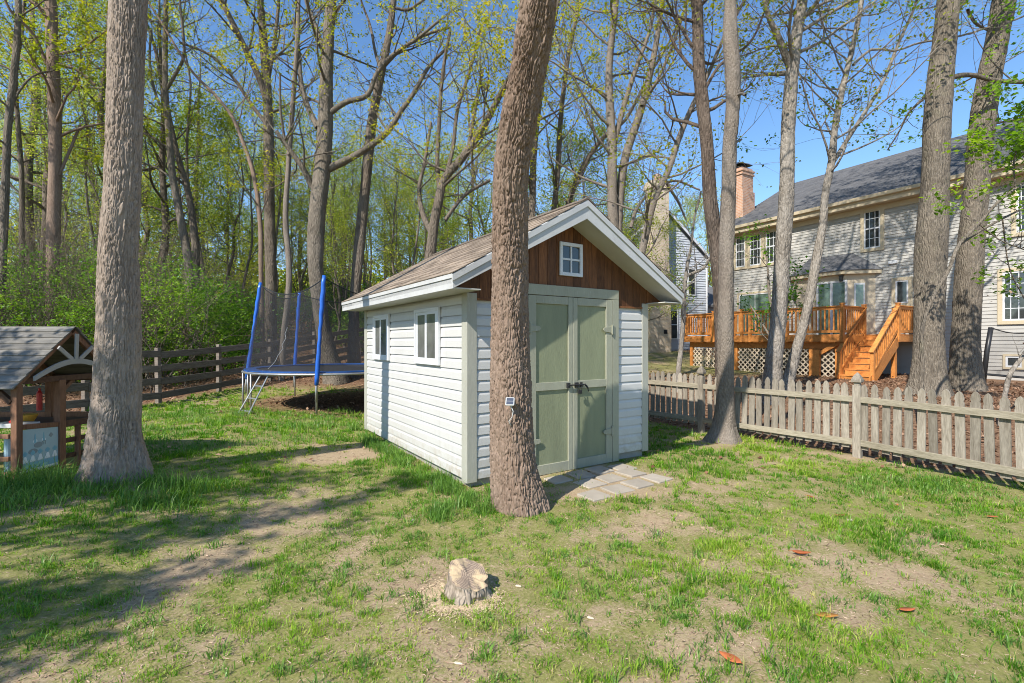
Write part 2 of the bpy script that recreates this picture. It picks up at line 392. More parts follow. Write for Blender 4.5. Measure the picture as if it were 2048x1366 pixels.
def brick_mat(name, c1, c2, mortar, scale):
    m = NT(name); v = m.coords((1, 1, 1), False)
    # brick courses from real height, upright joints from x+y
    sp = m.new('ShaderNodeSeparateXYZ'); m.link(v, sp.inputs[0])
    cb = m.new('ShaderNodeCombineXYZ'); m.link(m.math('ADD', sp.outputs[0], sp.outputs[1]), cb.inputs[0]); m.link(sp.outputs[2], cb.inputs[1])
    br = m.new('ShaderNodeTexBrick'); m.link(cb.outputs[0], br.inputs['Vector'])
    br.inputs['Color1'].default_value = c1; br.inputs['Color2'].default_value = c2; br.inputs['Mortar'].default_value = mortar
    br.inputs['Scale'].default_value = scale; br.inputs['Mortar Size'].default_value = 0.015; br.inputs['Brick Width'].default_value = 0.22; br.inputs['Row Height'].default_value = 0.075
    m.col(m.mix(0.3, br.outputs[0], m.ramp(m.noise(v, 3), [(0.3, c1), (0.7, c2)]))); m.b.inputs['Roughness'].default_value = 0.9
    return m.m
M['brick_red'] = brick_mat('orange_brick', (0.42, 0.19, 0.10, 1), (0.53, 0.29, 0.18, 1), (0.50, 0.42, 0.34, 1), 1.0)
M['brick_tan'] = brick_mat('tan_brick', (0.45, 0.33, 0.22, 1), (0.58, 0.46, 0.33, 1), (0.55, 0.49, 0.40, 1), 1.0)

def ground_material():
    m = NT('lawn_soil')
    tc = m.new('ShaderNodeTexCoord'); v = tc.outputs['Object']
    cov = m.new('ShaderNodeAttribute'); cov.attribute_name = 'cover'
    lit = m.new('ShaderNodeAttribute'); lit.attribute_name = 'litter'
    n1 = m.noise(v, 1.3, 6); n2 = m.noise(v, 46, 8, 0.78); n3 = m.noise(v, 7, 5, 0.65)
    dirt = m.ramp(n2, [(0.25, (0.20, 0.14, 0.083, 1)), (0.5, (0.36, 0.27, 0.168, 1)), (0.78, (0.50, 0.405, 0.268, 1))])
    dirt = m.mix(m.ramp(n1, [(0.35, (0, 0, 0, 1)), (0.7, (0.6, 0.6, 0.6, 1))]), dirt, (0.39, 0.30, 0.19, 1))
    moss = m.ramp(n2, [(0.3, (0.075, 0.105, 0.012, 1)), (0.52, (0.165, 0.195, 0.028, 1)), (0.76, (0.36, 0.315, 0.135, 1))])
    f = m.math('MULTIPLY', m.math('ADD', cov.outputs['Fac'], m.math('ADD', m.math('MULTIPLY', m.math('SUBTRACT', m.noise(v, 9, 5, 0.7), 0.5), 1.6), m.math('MULTIPLY', m.math('SUBTRACT', m.noise(v, 70, 4, 0.7), 0.5), 2.6))), 1.0)
    c = m.mix(m.ramp(f, [(0.30, (0, 0, 0, 1)), (0.95, (0.72, 0.72, 0.72, 1))]), dirt, moss)
    leafc = m.ramp(m.noise(v, 16, 5, 0.75), [(0.28, (0.06, 0.035, 0.022, 1)), (0.5, (0.17, 0.10, 0.06, 1)), (0.72, (0.34, 0.22, 0.14, 1))])
    c = m.mix(lit.outputs['Fac'], c, leafc)
    m.col(c); m.b.inputs['Roughness'].default_value = 0.95; m.b.inputs['Specular IOR Level'].default_value = 0.1
    m.bump(m.math('ADD', m.math('MULTIPLY', n2, 1.2), n3), 0.5, 0.025)
    return m.m
M['ground'] = ground_material()
def net_material():
    m = NT('black_safety_net')
    m.b.inputs['Base Color'].default_value = (0.02, 0.02, 0.022, 1); m.b.inputs['Roughness'].default_value = 0.8
    tr = m.new('ShaderNodeBsdfTransparent'); mx = m.new('ShaderNodeMixShader')
    f = m.ramp(m.noise(m.coords((1, 1, 1)), 3, 4), [(0.3, (0.24, 0.24, 0.24, 1)), (0.7, (0.38, 0.38, 0.38, 1))])
    m.link(f, mx.inputs[0]); m.link(tr.outputs[0], mx.inputs[1]); m.link(m.b.outputs[0], mx.inputs[2]); m.link(mx.outputs[0], m.o.inputs[0])
    return m.m
M['net'] = net_material()
# ------------------------------------------------------------------ ground
SHED_C = np.array([-0.49, 5.37]); SHED_A = math.atan2(0.55, 0.835)
def shed_local(x, y):
    c, s = math.cos(SHED_A), math.sin(SHED_A)
    dx, dy = x - SHED_C[0], y - SHED_C[1]
    return dx * c + dy * s, -dx * s + dy * c
def left_fence_x(y):
    return np.interp(y, [0, 6.5, 11.55, 13.4, 17, 21, 30], [-10, -9.2, -8.5, -8.18, -6.98, -5.0, -1.0])
COVER_SPOTS = [(1.45, 4.6, .9, -.5), (.55, 4.1, .5, -.3), (-.3, 3.1, .45, -.4), (2.6, 3.2, .6, -.3), (3.5, 3.4, .6, -.3), (-2.3, 3.6, .5, -.4), (-2.4, 7.0, .75, -.55), (-1.9, 5.2, .5, -.25),
               (1.05, 5.5, .8, -.5), (4.7, 6.8, .5, -.3), (-5.2, 8.9, 2.2, .45), (-4.6, 4.9, 1.4, .55), (4.6, 5.6, .8, .45), (0, 2.4, 1.2, .12), (2.5, 9.0, 1.2, .3), (-1.6, 6.0, .5, .35), (-3, 2.6, .8, .3), (-3.2, 4.2, .8, .3), (-1.6, 3.2, .6, .2),
               (-.45, 4.7, .4, .4), (3.2, 2.4, 1.2, .15), (-1.2, 7.0, .3, .3)]
def cover(x, y):
    g = 0.84 + 1.5 * (fbm(x * 0.9 + 5, y * 0.9, 21, 4) - 0.5) + 1.7 * (fbm(x * 3.1, y * 3.1 + 9, 33, 3) - 0.5)
    for (a, b, r, k) in COVER_SPOTS:
        g = g + k * np.exp(-((x - a) ** 2 + (y - b) ** 2) / (r * r))
    return np.clip(g, 0, 1)
def litter(x, y):
    t = sst(1.9, 0.5, np.hypot((x + 4.0) / 1.9, (y - 11.9) / 1.55) + 0.5 * (fbm(x * 1.5, y * 1.5, 5, 3) - 0.5))
    t = np.maximum(t, sst(-0.3, 0.5, left_fence_x(y) - x + 0.8 * (fbm(x, y, 6, 3) - 0.5)))
    t = np.maximum(t, sst(13.2, 15, y) * (1 - sst(1.5, 3.5, x)))
    e = fence_e(x, y)
    m = sst(-0.05, 0.25, e) * (1 - sst(15, 19, y) * (1 - sst(9.5, 11, x))) * (x > 1.5)
    return np.maximum(t, m)
def axis(lo, hi, st, far0, far1):
    a = list(np.arange(lo, hi + 1e-6, st)); s = st; x = hi
    while x < far1: s = min(s * 1.18, 25); x += s; a.append(x)
    s = st; x = lo; b = []
    while x > far0: s = min(s * 1.18, 25); x -= s; b.append(x)
    return np.array(b[::-1] + a)
ax = axis(-9, 8, 0.075, -420, 420); ay = axis(1.2, 13, 0.075, -120, 620)
GX, GY = np.meshgrid(ax, ay)
GZ = ground_z(GX, GY)
nx, ny = len(ax), len(ay)
idx = np.arange(nx * ny).reshape(ny, nx)
quads = np.stack([idx[:-1, :-1], idx[:-1, 1:], idx[1:, 1:], idx[1:, :-1]], -1).reshape(-1, 4)
gme = tri_mesh('ground', np.stack([GX, GY, GZ], -1).reshape(-1, 3), quads)
a1 = gme.attributes.new('cover', 'FLOAT', 'POINT'); a1.data.foreach_set('value', cover(GX, GY).ravel().astype(np.float32))
a2 = gme.attributes.new('litter', 'FLOAT', 'POINT'); a2.data.foreach_set('value', litter(GX, GY).ravel().astype(np.float32))
gme.polygons.foreach_set('use_smooth', [True] * len(gme.polygons))
ground = mk('ground', gme, M['ground'], kind='structure')

# ------------------------------------------------------------------ garden shed (local x along the front, y to the back)
SW, SL, SH, OF, OS, OB = 2.90, 3.83, 2.10, 0.36, 0.37, 0.21
PITCH = math.atan2(3.285 - 2.245, SW / 2 + OS)
shed = thing('garden_shed', 'white sided garden shed with sage green double doors and tan shingle roof', 'shed', (SHED_C[0], SHED_C[1], -0.1), SHED_A)
Z0 = 0.1                                           # local height of the siding's lower edge
def zt(x): return 2.245 + Z0 + (min(x, SW - x) + OS) * math.tan(PITCH)     # roof deck top
def zu(x): return 2.115 + Z0 + (min(x, SW - x) + OS) * 0.518               # sloping soffit
mb = MB(); mb.box((0.03, 0.03, -0.15), (SW - 0.03, SL - 0.03, Z0 - 0.006)); mb.build('foundation_slab', M['slab'], shed)
mb = MB(); mb.prism([(0.004, 0.004, Z0), (SW - 0.004, 0.004, Z0), (SW - 0.004, 0.004, SH + Z0 + 0.05), (SW / 2, 0.004, 2.95 + Z0), (0.004, 0.004, SH + Z0 + 0.05)], (0, SL - 0.008, 0)); mb.build('wall_core', M['vinyl'], shed)
EX = 0.1235
def lap_profile(z):
    return [(0.0, z + 0.006), (0.018, z + 0.006), (0.024, z + 0.001), (0.021, z + 0.080), (0.006, z + EX - 0.002), (0.0, z + EX - 0.002)]
def lap(a, b, z, n):                               # a,b ends on the wall plane, n outward
    poly = [(a[0] + n[0] * o, a[1] + n[1] * o, h) for o, h in lap_profile(z)]
    return MB().prism(poly, (b[0] - a[0], b[1] - a[1], 0))
for k in range(17):
    z = Z0 + k * EX
    lap((0, SL - 0.1), (0, 0.1), z, (-1, 0)).build('siding_lap', M['vinyl'], shed)
    lap((SW, 0.1), (SW, SL - 0.1), z, (1, 0)).build('siding_lap', M['vinyl'], shed)
    if k < 16:
        lap((0.0935, 0), (0.67, 0), z, (0, -1)).build('siding_lap', M['vinyl'], shed)
        lap((2.315, 0), (SW - 0.0935, 0), z, (0, -1)).build('siding_lap', M['vinyl'], shed)
        lap((SW - 0.1, SL), (0.1, SL), z, (0, 1)).build('siding_lap', M['vinyl'], shed)
for (x, y, sx, sy) in ((0, 0, 1, 1), (SW, 0, -1, 1), (0, SL, 1, -1), (SW, SL, -1, -1)):
    t = 0.032; w = 0.0945; w2 = 0.101
    poly = [(x - sx * t, y - sy * t, Z0 - 0.03), (x + sx * w, y - sy * t, Z0 - 0.03), (x + sx * w, y, Z0 - 0.03), (x, y, Z0 - 0.03), (x, y + sy * w2, Z0 - 0.03), (x - sx * t, y + sy * w2, Z0 - 0.03)]
    MB().prism(poly, (0, 0, SH + 0.025)).build('corner_board', M['corner'], shed, bevel=0.003)
# gable boards
rng = random.Random(4)
nb = 21; bw = SW / nb
for side in (0, 1):
    yy, dy = (-0.004, -0.016) if side == 0 else (SL + 0.004, 0.016)
    for k in range(nb):
        x0, x1 = k * bw + 0.0015, (k + 1) * bw - 0.0015; zb = 2.04 + Z0 - (0.0 if side == 0 else 0.2)
        top = [(x1, yy, zu(x1) + 0.02)] + ([(SW / 2, yy, zu(SW / 2) + 0.02)] if x0 < SW / 2 < x1 else []) + [(x0, yy, zu(x0) + 0.02)]
        MB().prism([(x0, yy, zb), (x1, yy, zb)] + top, (0, dy - rng.random() * 0.003 * (1 if dy > 0 else -1), 0)).build('gable_board', M['browngable'], shed, bevel=0.002)
MB().box((2.315, -0.036, 2.016 + Z0), (SW - 0.096, -0.018, 2.042 + Z0)).build('gable_drip_rail', M['browngable'], shed)
MB().box((0.096, -0.036, 2.016 + Z0), (0.668, -0.018, 2.042 + Z0)).build('gable_drip_rail', M['browngable'], shed)
for s_ in (0, 1):
    xa, xb = (-OS + .03, -.001) if s_ == 0 else (SW + .001, SW + OS - .03)
    MB().prism([(xa, -.028, SH + Z0 + .008), (xb, -.028, SH + Z0 + .008), (xb, -.028, zu(xb) + .03), (xa, -.028, zu(xa) + .03)], (0, .02, 0)).build('eave_end_board', M['browngable'], shed)
# roof: decking, shingles, soffits, fascias
for s in (0, 1):
    def X(x): return x if s == 0 else SW - x
    mb = MB(); mb.prism([(X(-OS), -OF + 0.03, zt(-OS) - 0.10), (X(-OS), -OF + 0.03, zt(-OS)), (SW / 2, -OF + 0.03, zt(SW / 2)), (SW / 2, -OF + 0.03, zt(SW / 2) - 0.11)], (0, SL + OF + OB - 0.06, 0))
    mb.build('roof_deck', M['soffit'], shed)
    mb = MB(); mb.prism([(X(-OS + 0.02), -OF + 0.026, 2.112 + Z0), (X(SW / 2 + OS * 0), -OF + 0.026, zu(SW / 2) + 0.0), (SW / 2, -OF + 0.026, zu(SW / 2) + 0.014), (X(-OS + 0.02), -OF + 0.026, 2.128 + Z0)], (0, OF - 0.03, 0))
    mb.build('gable_soffit', M['soffit'], shed)
    MB().box((X(-OS + 0.022), -OF + 0.026, SH + Z0 - 0.006), (X(-0.026), SL + OB - 0.03, SH + Z0 + 0.006)).build('eave_soffit', M['soffit'], shed)
    MB().box((X(-OS), -OF + 0.001, SH + Z0 - 0.012), (X(-OS + 0.02), SL + OB, zt(-OS) - 0.012)).build('eave_fascia', M['trim'], shed, bevel=0.002)
    MB().box((X(-OS - 0.012), -OF - 0.002, zt(-OS) - 0.05), (X(-OS - 0.0015), SL + OB, zt(-OS) - 0.006)).build('drip_edge', M['trim'], shed)
    for yb, th in ((-OF, 0.025), (SL + OB - 0.025, 0.025)):
        MB().prism([(X(-OS + 0.0), yb, SH + Z0 - 0.012), (SW / 2, yb, 3.05 + Z0), (SW / 2, yb, zt(SW / 2) - 0.004), (X(-OS + 0.0), yb, zt(-OS) - 0.004)], (0, th, 0)).build('barge_board', M['trim'], shed, bevel=0.002)
    MB().prism([(X(-OS - 0.012), -OF - 0.016, zt(-OS) - 0.085), (SW / 2, -OF - 0.016, zt(SW / 2) - 0.085), (SW / 2, -OF - 0.016, zt(SW / 2) - 0.006), (X(-OS - 0.012), -OF - 0.016, zt(-OS) - 0.014)], (0, 0.0145, 0)).build('barge_trim', M['trim'], shed, bevel=0.002)
sh_me = MB().prism([(0, -0.157, 0.0), (0.185, -0.157, -0.004), (0.185, -0.157, 0.001), (0, -0.157, 0.0085)], (0, 0.3115, 0)).mesh('shingle')
slope = (SW / 2 + OS) / math.cos(PITCH); ncourse = 15; ex = slope / ncourse
rg = random.Random(9)
right_mb = MB()
for k in range(ncourse):
    off = (k % 2) * 0.155 + rg.uniform(-.03, .03)
    y = -OF + 0.01 + off - 0.15
    while y < SL + OB + 0.1:
        yc = y + 0.1575; ya = max(yc - 0.157, -OF - 0.02); yb = min(yc + 0.157, SL + OB + 0.015)
        d0 = k * ex - 0.018; xx = -OS + d0 * math.cos(PITCH); zz = zt(-OS) + d0 * math.sin(PITCH) + 0.006 + rg.uniform(0, .003)
        if yb - ya > 0.05:
            sc = (yb - ya) / 0.314; yc = (ya + yb) / 2
            o = mk('shingle', sh_me, M['shingle'], shed, loc=(xx, yc, zz), rot=(0, -PITCH + rg.uniform(-.008, .008), 0)); o.scale = (0.96 if k < 14 else 0.85, sc, 1)
            c_, s_ = math.cos(PITCH), math.sin(PITCH)
            P = [(SW - xx, ya, zz), (SW - xx, yb - .003, zz), (SW - xx - .18 * c_, yb - .003, zz + .18 * s_ - .004), (SW - xx - .18 * c_, ya, zz + .18 * s_ - .004)]
            right_mb.add(P + [(p[0], p[1], p[2] + 0.008) for p in P], [(0, 1, 2, 3), (7, 6, 5, 4), (0, 4, 5, 1), (1, 5, 6, 2), (2, 6, 7, 3), (3, 7, 4, 0)])
        y += 0.315
right_mb.build('far_slope_shingles', M['shingle'], shed, kind='stuff')
rc = MB()
y = -OF - 0.02
while y < SL + OB:
    rc.prism([(SW / 2 - .13, y, zt(SW / 2) - .05), (SW / 2, y, zt(SW / 2) + .026), (SW / 2 + .13, y, zt(SW / 2) - .05), (SW / 2, y, zt(SW / 2) + .012)], (0, min(0.15, SL + OB + .02 - y), 0.004)); y += 0.146
rc.build('ridge_shingles', M['shingle'], shed, kind='stuff')
# door frame and doors
FY = -0.052
for (x0, x1, z0, z1) in ((0.672, 0.784, -0.09, 2.118), (2.196, 2.312, -0.09, 2.118), (0.672, 2.312, 2.121, 2.25)):
    MB().box((x0, FY, z0 + Z0), (x1, -0.001, z1 + Z0)).build('door_frame', M['sagetrim'], shed, bevel=0.003)
for (x0, x1, hs) in ((0.790, 1.486, -1), (1.494, 2.190, 1)):
    door = MB().box((x0, -0.030, -0.085 + Z0), (x1, -0.005, 2.112 + Z0)).build('door', M['sage'], shed)
    wo, wi = 0.115, 0.072
    sl, sr = (wo, wi) if hs < 0 else (wi, wo)
    for (a, b) in ((x0, x0 + sl), (x1 - sr, x1)):
        MB().box((a, FY, -0.088 + Z0), (b, -0.0305, 2.114 + Z0)).build('stile', M['sagetrim'], door, bevel=0.003)
    for (a, b) in ((-0.088, 0.035), (0.945, 1.045), (2.015, 2.114)):
        MB().box((x0 + sl + 0.001, FY + 0.001, a + Z0), (x1 - sr - 0.001, -0.0305, b + Z0)).build('rail', M['sagetrim'], door, bevel=0.003)
    for hz in (0.335, 1.71):
        xe = x0 - 0.03 if hs < 0 else x1 + 0.03; xt = xe - hs * 0.21
        mb = MB(); mb.prism([(xe - hs * 0.05, FY - 0.001, hz - 0.045 + Z0), (xt + hs * .02, FY - 0.001, hz - 0.026 + Z0), (xt, FY - 0.001, hz + Z0), (xt + hs * .02, FY - 0.001, hz + 0.026 + Z0), (xe - hs * 0.05, FY - 0.001, hz + 0.045 + Z0)], (0, -0.012, 0))
        mb.box((xe - hs * 0.05, FY - 0.013, hz - 0.062 + Z0), (xe - hs * 0.005, FY - 0.001, hz + 0.062 + Z0)); mb.tube([(xe - hs * 0.05, FY - 0.016, hz - 0.066 + Z0), (xe - hs * 0.05, FY - 0.016, hz + 0.066 + Z0)], 0.011, 8)
        mb.build('hinge', M['sagetrim'], door, bevel=0.0015)
mb = MB(); zb = 0.995 + Z0; yb = FY - 0.004
for (a, b) in ((1.375, 1.425), (1.51, 1.565), (1.60, 1.63)): mb.box((a, yb - 0.022, zb - 0.035), (b, yb + 0.002, zb + 0.03))
mb.tube([(1.385, yb - 0.026, zb), (1.68, yb - 0.026, zb)], 0.0095, 8)
mb.tube([(1.655, yb - 0.026, zb), (1.655, yb - 0.07, zb - 0.012), (1.67, yb - 0.085, zb - 0.05)], 0.009, 8)
mb.tube([(1.555, yb - 0.03, zb - 0.03), (1.555, yb - 0.034, zb - 0.06), (1.575, yb - 0.034, zb - 0.075), (1.595, yb - 0.034, zb - 0.06), (1.595, yb - 0.03, zb - 0.02)], 0.006, 6)
mb.box((1.545, yb - 0.045, zb - 0.115), (1.60, yb - 0.024, zb - 0.07))
mb.tube([(1.66, yb - 0.03, zb - 0.01), (1.70, yb - 0.04, zb - 0.05), (1.72, yb - 0.035, zb - 0.095)], 0.007, 6)
mb.build('slide_bolt', M['black'], shed, bevel=0.002)
# gable window: frame, muntins, four panes
gw = MB(); X0, X1, ZA, ZB = 1.28, 1.657, 2.385 + Z0, 2.81 + Z0; yf = -0.024
for (a, b, c, d) in ((X0, X0 + .045, ZA, ZB), (X1 - .045, X1, ZA, ZB), (X0 + .0455, X1 - .0455, ZA, ZA + .045), (X0 + .0455, X1 - .0455, ZB - .045, ZB)): gw.box((a, yf - .028, c), (b, yf, d))
gwo = gw.build('window', M['white'], shed, bevel=0.003)
xm, zm = (X0 + X1) / 2, (ZA + ZB) / 2
mb = MB(); mb.box((xm - .012, yf - .02, ZA + .046), (xm + .012, yf - .002, ZB - .046)); mb.box((X0 + .046, yf - .019, zm - .012), (xm - .0125, yf - .003, zm + .012)); mb.box((xm + .0125, yf - .019, zm - .012), (X1 - .046, yf - .003, zm + .012)); mb.build('muntin', M['white'], gwo)
for (a, b) in ((X0 + .046, xm - .012), (xm + .012, X1 - .046)):
    for (c, d) in ((ZA + .046, zm - .012), (zm + .012, ZB - .046)): MB().box((a, yf - .008, c), (b, yf - .003, d)).build('pane', M['darkglass'], gwo)
# two sliding windows in the long wall
for (t0, t1) in ((0.674, 1.46), (2.52, 3.29)):
    za, zb2 = 1.253 + Z0, 1.979 + Z0; xf = -0.0245
    w = MB()
    for (a, b, c, d) in ((t0, t0 + .045, za, zb2), (t1 - .045, t1, za, zb2), (t0 + .0455, t1 - .0455, za, za + .05), (t0 + .0455, t1 - .0455, zb2 - .045, zb2)): w.box((xf - .034, a, c), (xf, b, d))
    wo_ = w.build('window', M['white'], shed, bevel=0.003)
    tm = (t0 + t1) / 2
    for (a, b, xo) in ((t0 + .046, tm + .02, -.021), (tm - .0, t1 - .046, -.010)):
        s = MB()
        for (p, q, c, d) in ((a, a + .052, za + .051, zb2 - .046), (b - .052, b, za + .051, zb2 - .046), (a + .0525, b - .0525, za + .051, za + .085), (a + .0525, b - .0525, zb2 - .08, zb2 - .046)): s.box((xf + xo - .010, p, c), (xf + xo, q, d))
        s.build('sash', M['white'], wo_)
        MB().box((xf + xo - .006, a + .03, za + .08), (xf + xo - .002, b - .03, zb2 - .075)).build('pane', M['shedglass'], wo_)

# ------------------------------------------------------------------ stepping pavers in front of the doors
pav = thing('paver_patio', 'pale square concrete pavers set in bare soil before the shed doors', 'pavers', (0.95, 5.25, gz(0.95, 5.25)), SHED_A)
rp = random.Random(7)
inv = XF[pav.name].inverted(); fw = XF[shed.name]
spots = [(1.05, -.30), (1.40, -.30), (1.74, -.27), (2.08, -.33), (1.25, -.63), (1.60, -.60), (1.95, -.58), (1.00, -.98), (1.35, -.96), (1.71, -.93), (2.07, -.90), (1.08, -.66)]
spots = spots[:-1]
for (a, b) in spots:
    w = 0.27; ang = rp.uniform(-.05, .05)
    wp = fw @ Vector((a, b, 0)); z = gz(wp.x, wp.y) - 0.004
    lp = inv @ Vector((wp.x, wp.y, z))
    n = 5; V = []
    pts = [(-w / 2, -w / 2), (w / 2, -w / 2), (w / 2, w / 2), (-w / 2, w / 2)]
    pts = [(p[0] + rp.uniform(-.02, .02), p[1] + rp.uniform(-.02, .02)) for p in pts]
    o = MB().prism([(p[0], p[1], -0.03) for p in pts], (0, 0, 0.05)).build('paver', M['paver'], pav, bevel=0.006)
    o.location = lp; o.rotation_euler = (rp.uniform(-.02, .02), rp.uniform(-.02, .02), ang)

# ------------------------------------------------------------------ picket fence
pf = thing('picket_fence', 'weathered wooden picket fence with gothic topped post beside the lawn', 'fence', (P1[0], P1[1], gz(*P1)))
def pk_mesh(h):
    w = 0.046
    prof = [(-w, 0), (w, 0), (w, h - .15), (w * .82, h - .12), (w, h - .095), (w * .8, h - .045), (w * .4, h - .015), (0, h), (-w * .4, h - .015), (-w * .8, h - .045), (-w, h - .095), (-w * .82, h - .12), (-w, h - .15)]
    return MB().prism([(x, -0.009, z) for x, z in prof], (0, 0.018, 0)).mesh('picket')
pk = pk_mesh(0.93)
d1 = (P1 - P0) / np.linalg.norm(P1 - P0); d2 = (P2 - P1) / np.linalg.norm(P2 - P1)
A0 = P0 - d1 * 2.9; B2 = P2 + d2 * 2.2
rf = random.Random(3)
base = Vector((P1[0], P1[1], gz(*P1)))
def fence_run(a, b, sp, posts):
    L = np.linalg.norm(b - a); d = (b - a) / L; nrm = np.array([d[1], -d[0]]); 
    if nrm[1] > 0: nrm = -nrm                       # towards the lawn
    ang = math.atan2(d[1], d[0]); n = int(L / sp)
    zz = lambda p: gz(p[0], p[1]) * 0.35 + 0.65 * (-0.06)
    for i in range(n):
        p = a + d * (i + 0.5) * sp
        if min(abs((i + .5) * sp - q) for q in posts) < 0.06: continue
        q = p - nrm * 0.012
        o = mk('picket', pk, M['picket'], pf, loc=Vector((q[0], q[1], zz(p) + 0.10 + rf.uniform(-.012, .012))) - base, rot=(rf.uniform(-.015, .015), rf.uniform(-.022, .022), ang))
        o.scale = (rf.uniform(.93, 1.05), 1, rf.uniform(.985, 1.015))
    for (hz, hh) in ((0.185, 0.085), (0.80, 0.085)):
        pa = a + nrm * 0.018; pb = b + nrm * 0.018
        MB().beam((pa[0], pa[1], zz(a) + hz), (pb[0], pb[1], zz(b) + hz), 0.038, hh).build('rail', M['rail'], pf, world=True, bevel=0.003)
    for q in posts:
        p = a + d * q + nrm * 0.01
        z = zz(p); w = 0.05
        po = MB().box((-w, -w, -0.3), (w, w, 1.0)).build('post', M['picket'], pf, bevel=0.006)
        po.location = Vector((p[0], p[1], z)) - base; po.rotation_euler = (0, 0, ang)
        mb = MB()
        lv = [(0.035, 1.0), (0.035, 1.035), (0.062, 1.045), (0.062, 1.075), (0.055, 1.10), (0.03, 1.15), (0.004, 1.185)]
        V = []; Fc = []
        for (r, h) in lv: V += [(-r, -r, h), (r, -r, h), (r, r, h), (-r, r, h)]
        for i in range(len(lv) - 1):
            for j in range(4): Fc.append((i * 4 + j, i * 4 + (j + 1) % 4, i * 4 + 4 + (j + 1) % 4, i * 4 + 4 + j))
        Fc.append((0, 3, 2, 1)); Fc.append(tuple((len(lv) - 1) * 4 + j for j in range(4)))
        mb.add(V, Fc); mb.build('post_cap', M['picket'], po, bevel=0.003)
L1 = np.linalg.norm(P1 - A0)
fence_run(A0, P1, 0.124, [L1 - 4.85, L1 - 2.42, L1 - 0.0])
fence_run(P1 + d2 * 0.02, B2, 0.136, [2.42])

# ------------------------------------------------------------------ board fence on the left
bf = thing('board_fence', 'dark weathered four board rail fence along the edge of the wood', 'fence', (-8.5, 11.55, gz(-8.5, 11.55)))
line = [np.array(p) for p in ((-9.25, 6.2), (-8.95, 8.3), (-8.75, 9.85), (-8.5, 11.55), (-8.18, 13.4), (-7.6, 15.1), (-6.98, 17.0), (-6.1, 18.9), (-5.0, 21.0), (-3.6, 22.6), (-2.0, 24.0))]
rb = random.Random(12)
for i, p in enumerate(line):
    z = gz(*p)
    MB().beam((p[0], p[1], z - .3), (p[0] + rb.uniform(-.03, .03), p[1], z + 1.33 + rb.uniform(-.03, .04)), 0.10, 0.10, (0.2, 1, 0)).build('post', M['greyboard'], bf, world=True, bevel=0.006)
    if i + 1 < len(line):
        q = line[i + 1]; zq = gz(*q); d = (q - p) / np.linalg.norm(q - p); n = np.array([d[1], -d[0]]) * 0.066
        if abs(n[0]) > 0 and n[0] < 0: n = -n
        for h in (0.20, 0.52, 0.84, 1.17):
            j0, j1 = rb.uniform(-.015, .015), rb.uniform(-.015, .015)
            a = p + n + d * 0.004; b = q + n - d * 0.004
            MB().beam((a[0], a[1], z + h + j0), (b[0], b[1], zq + h + j1), 0.024, 0.16).build('board', M['greyboard'], bf, world=True, bevel=0.004)

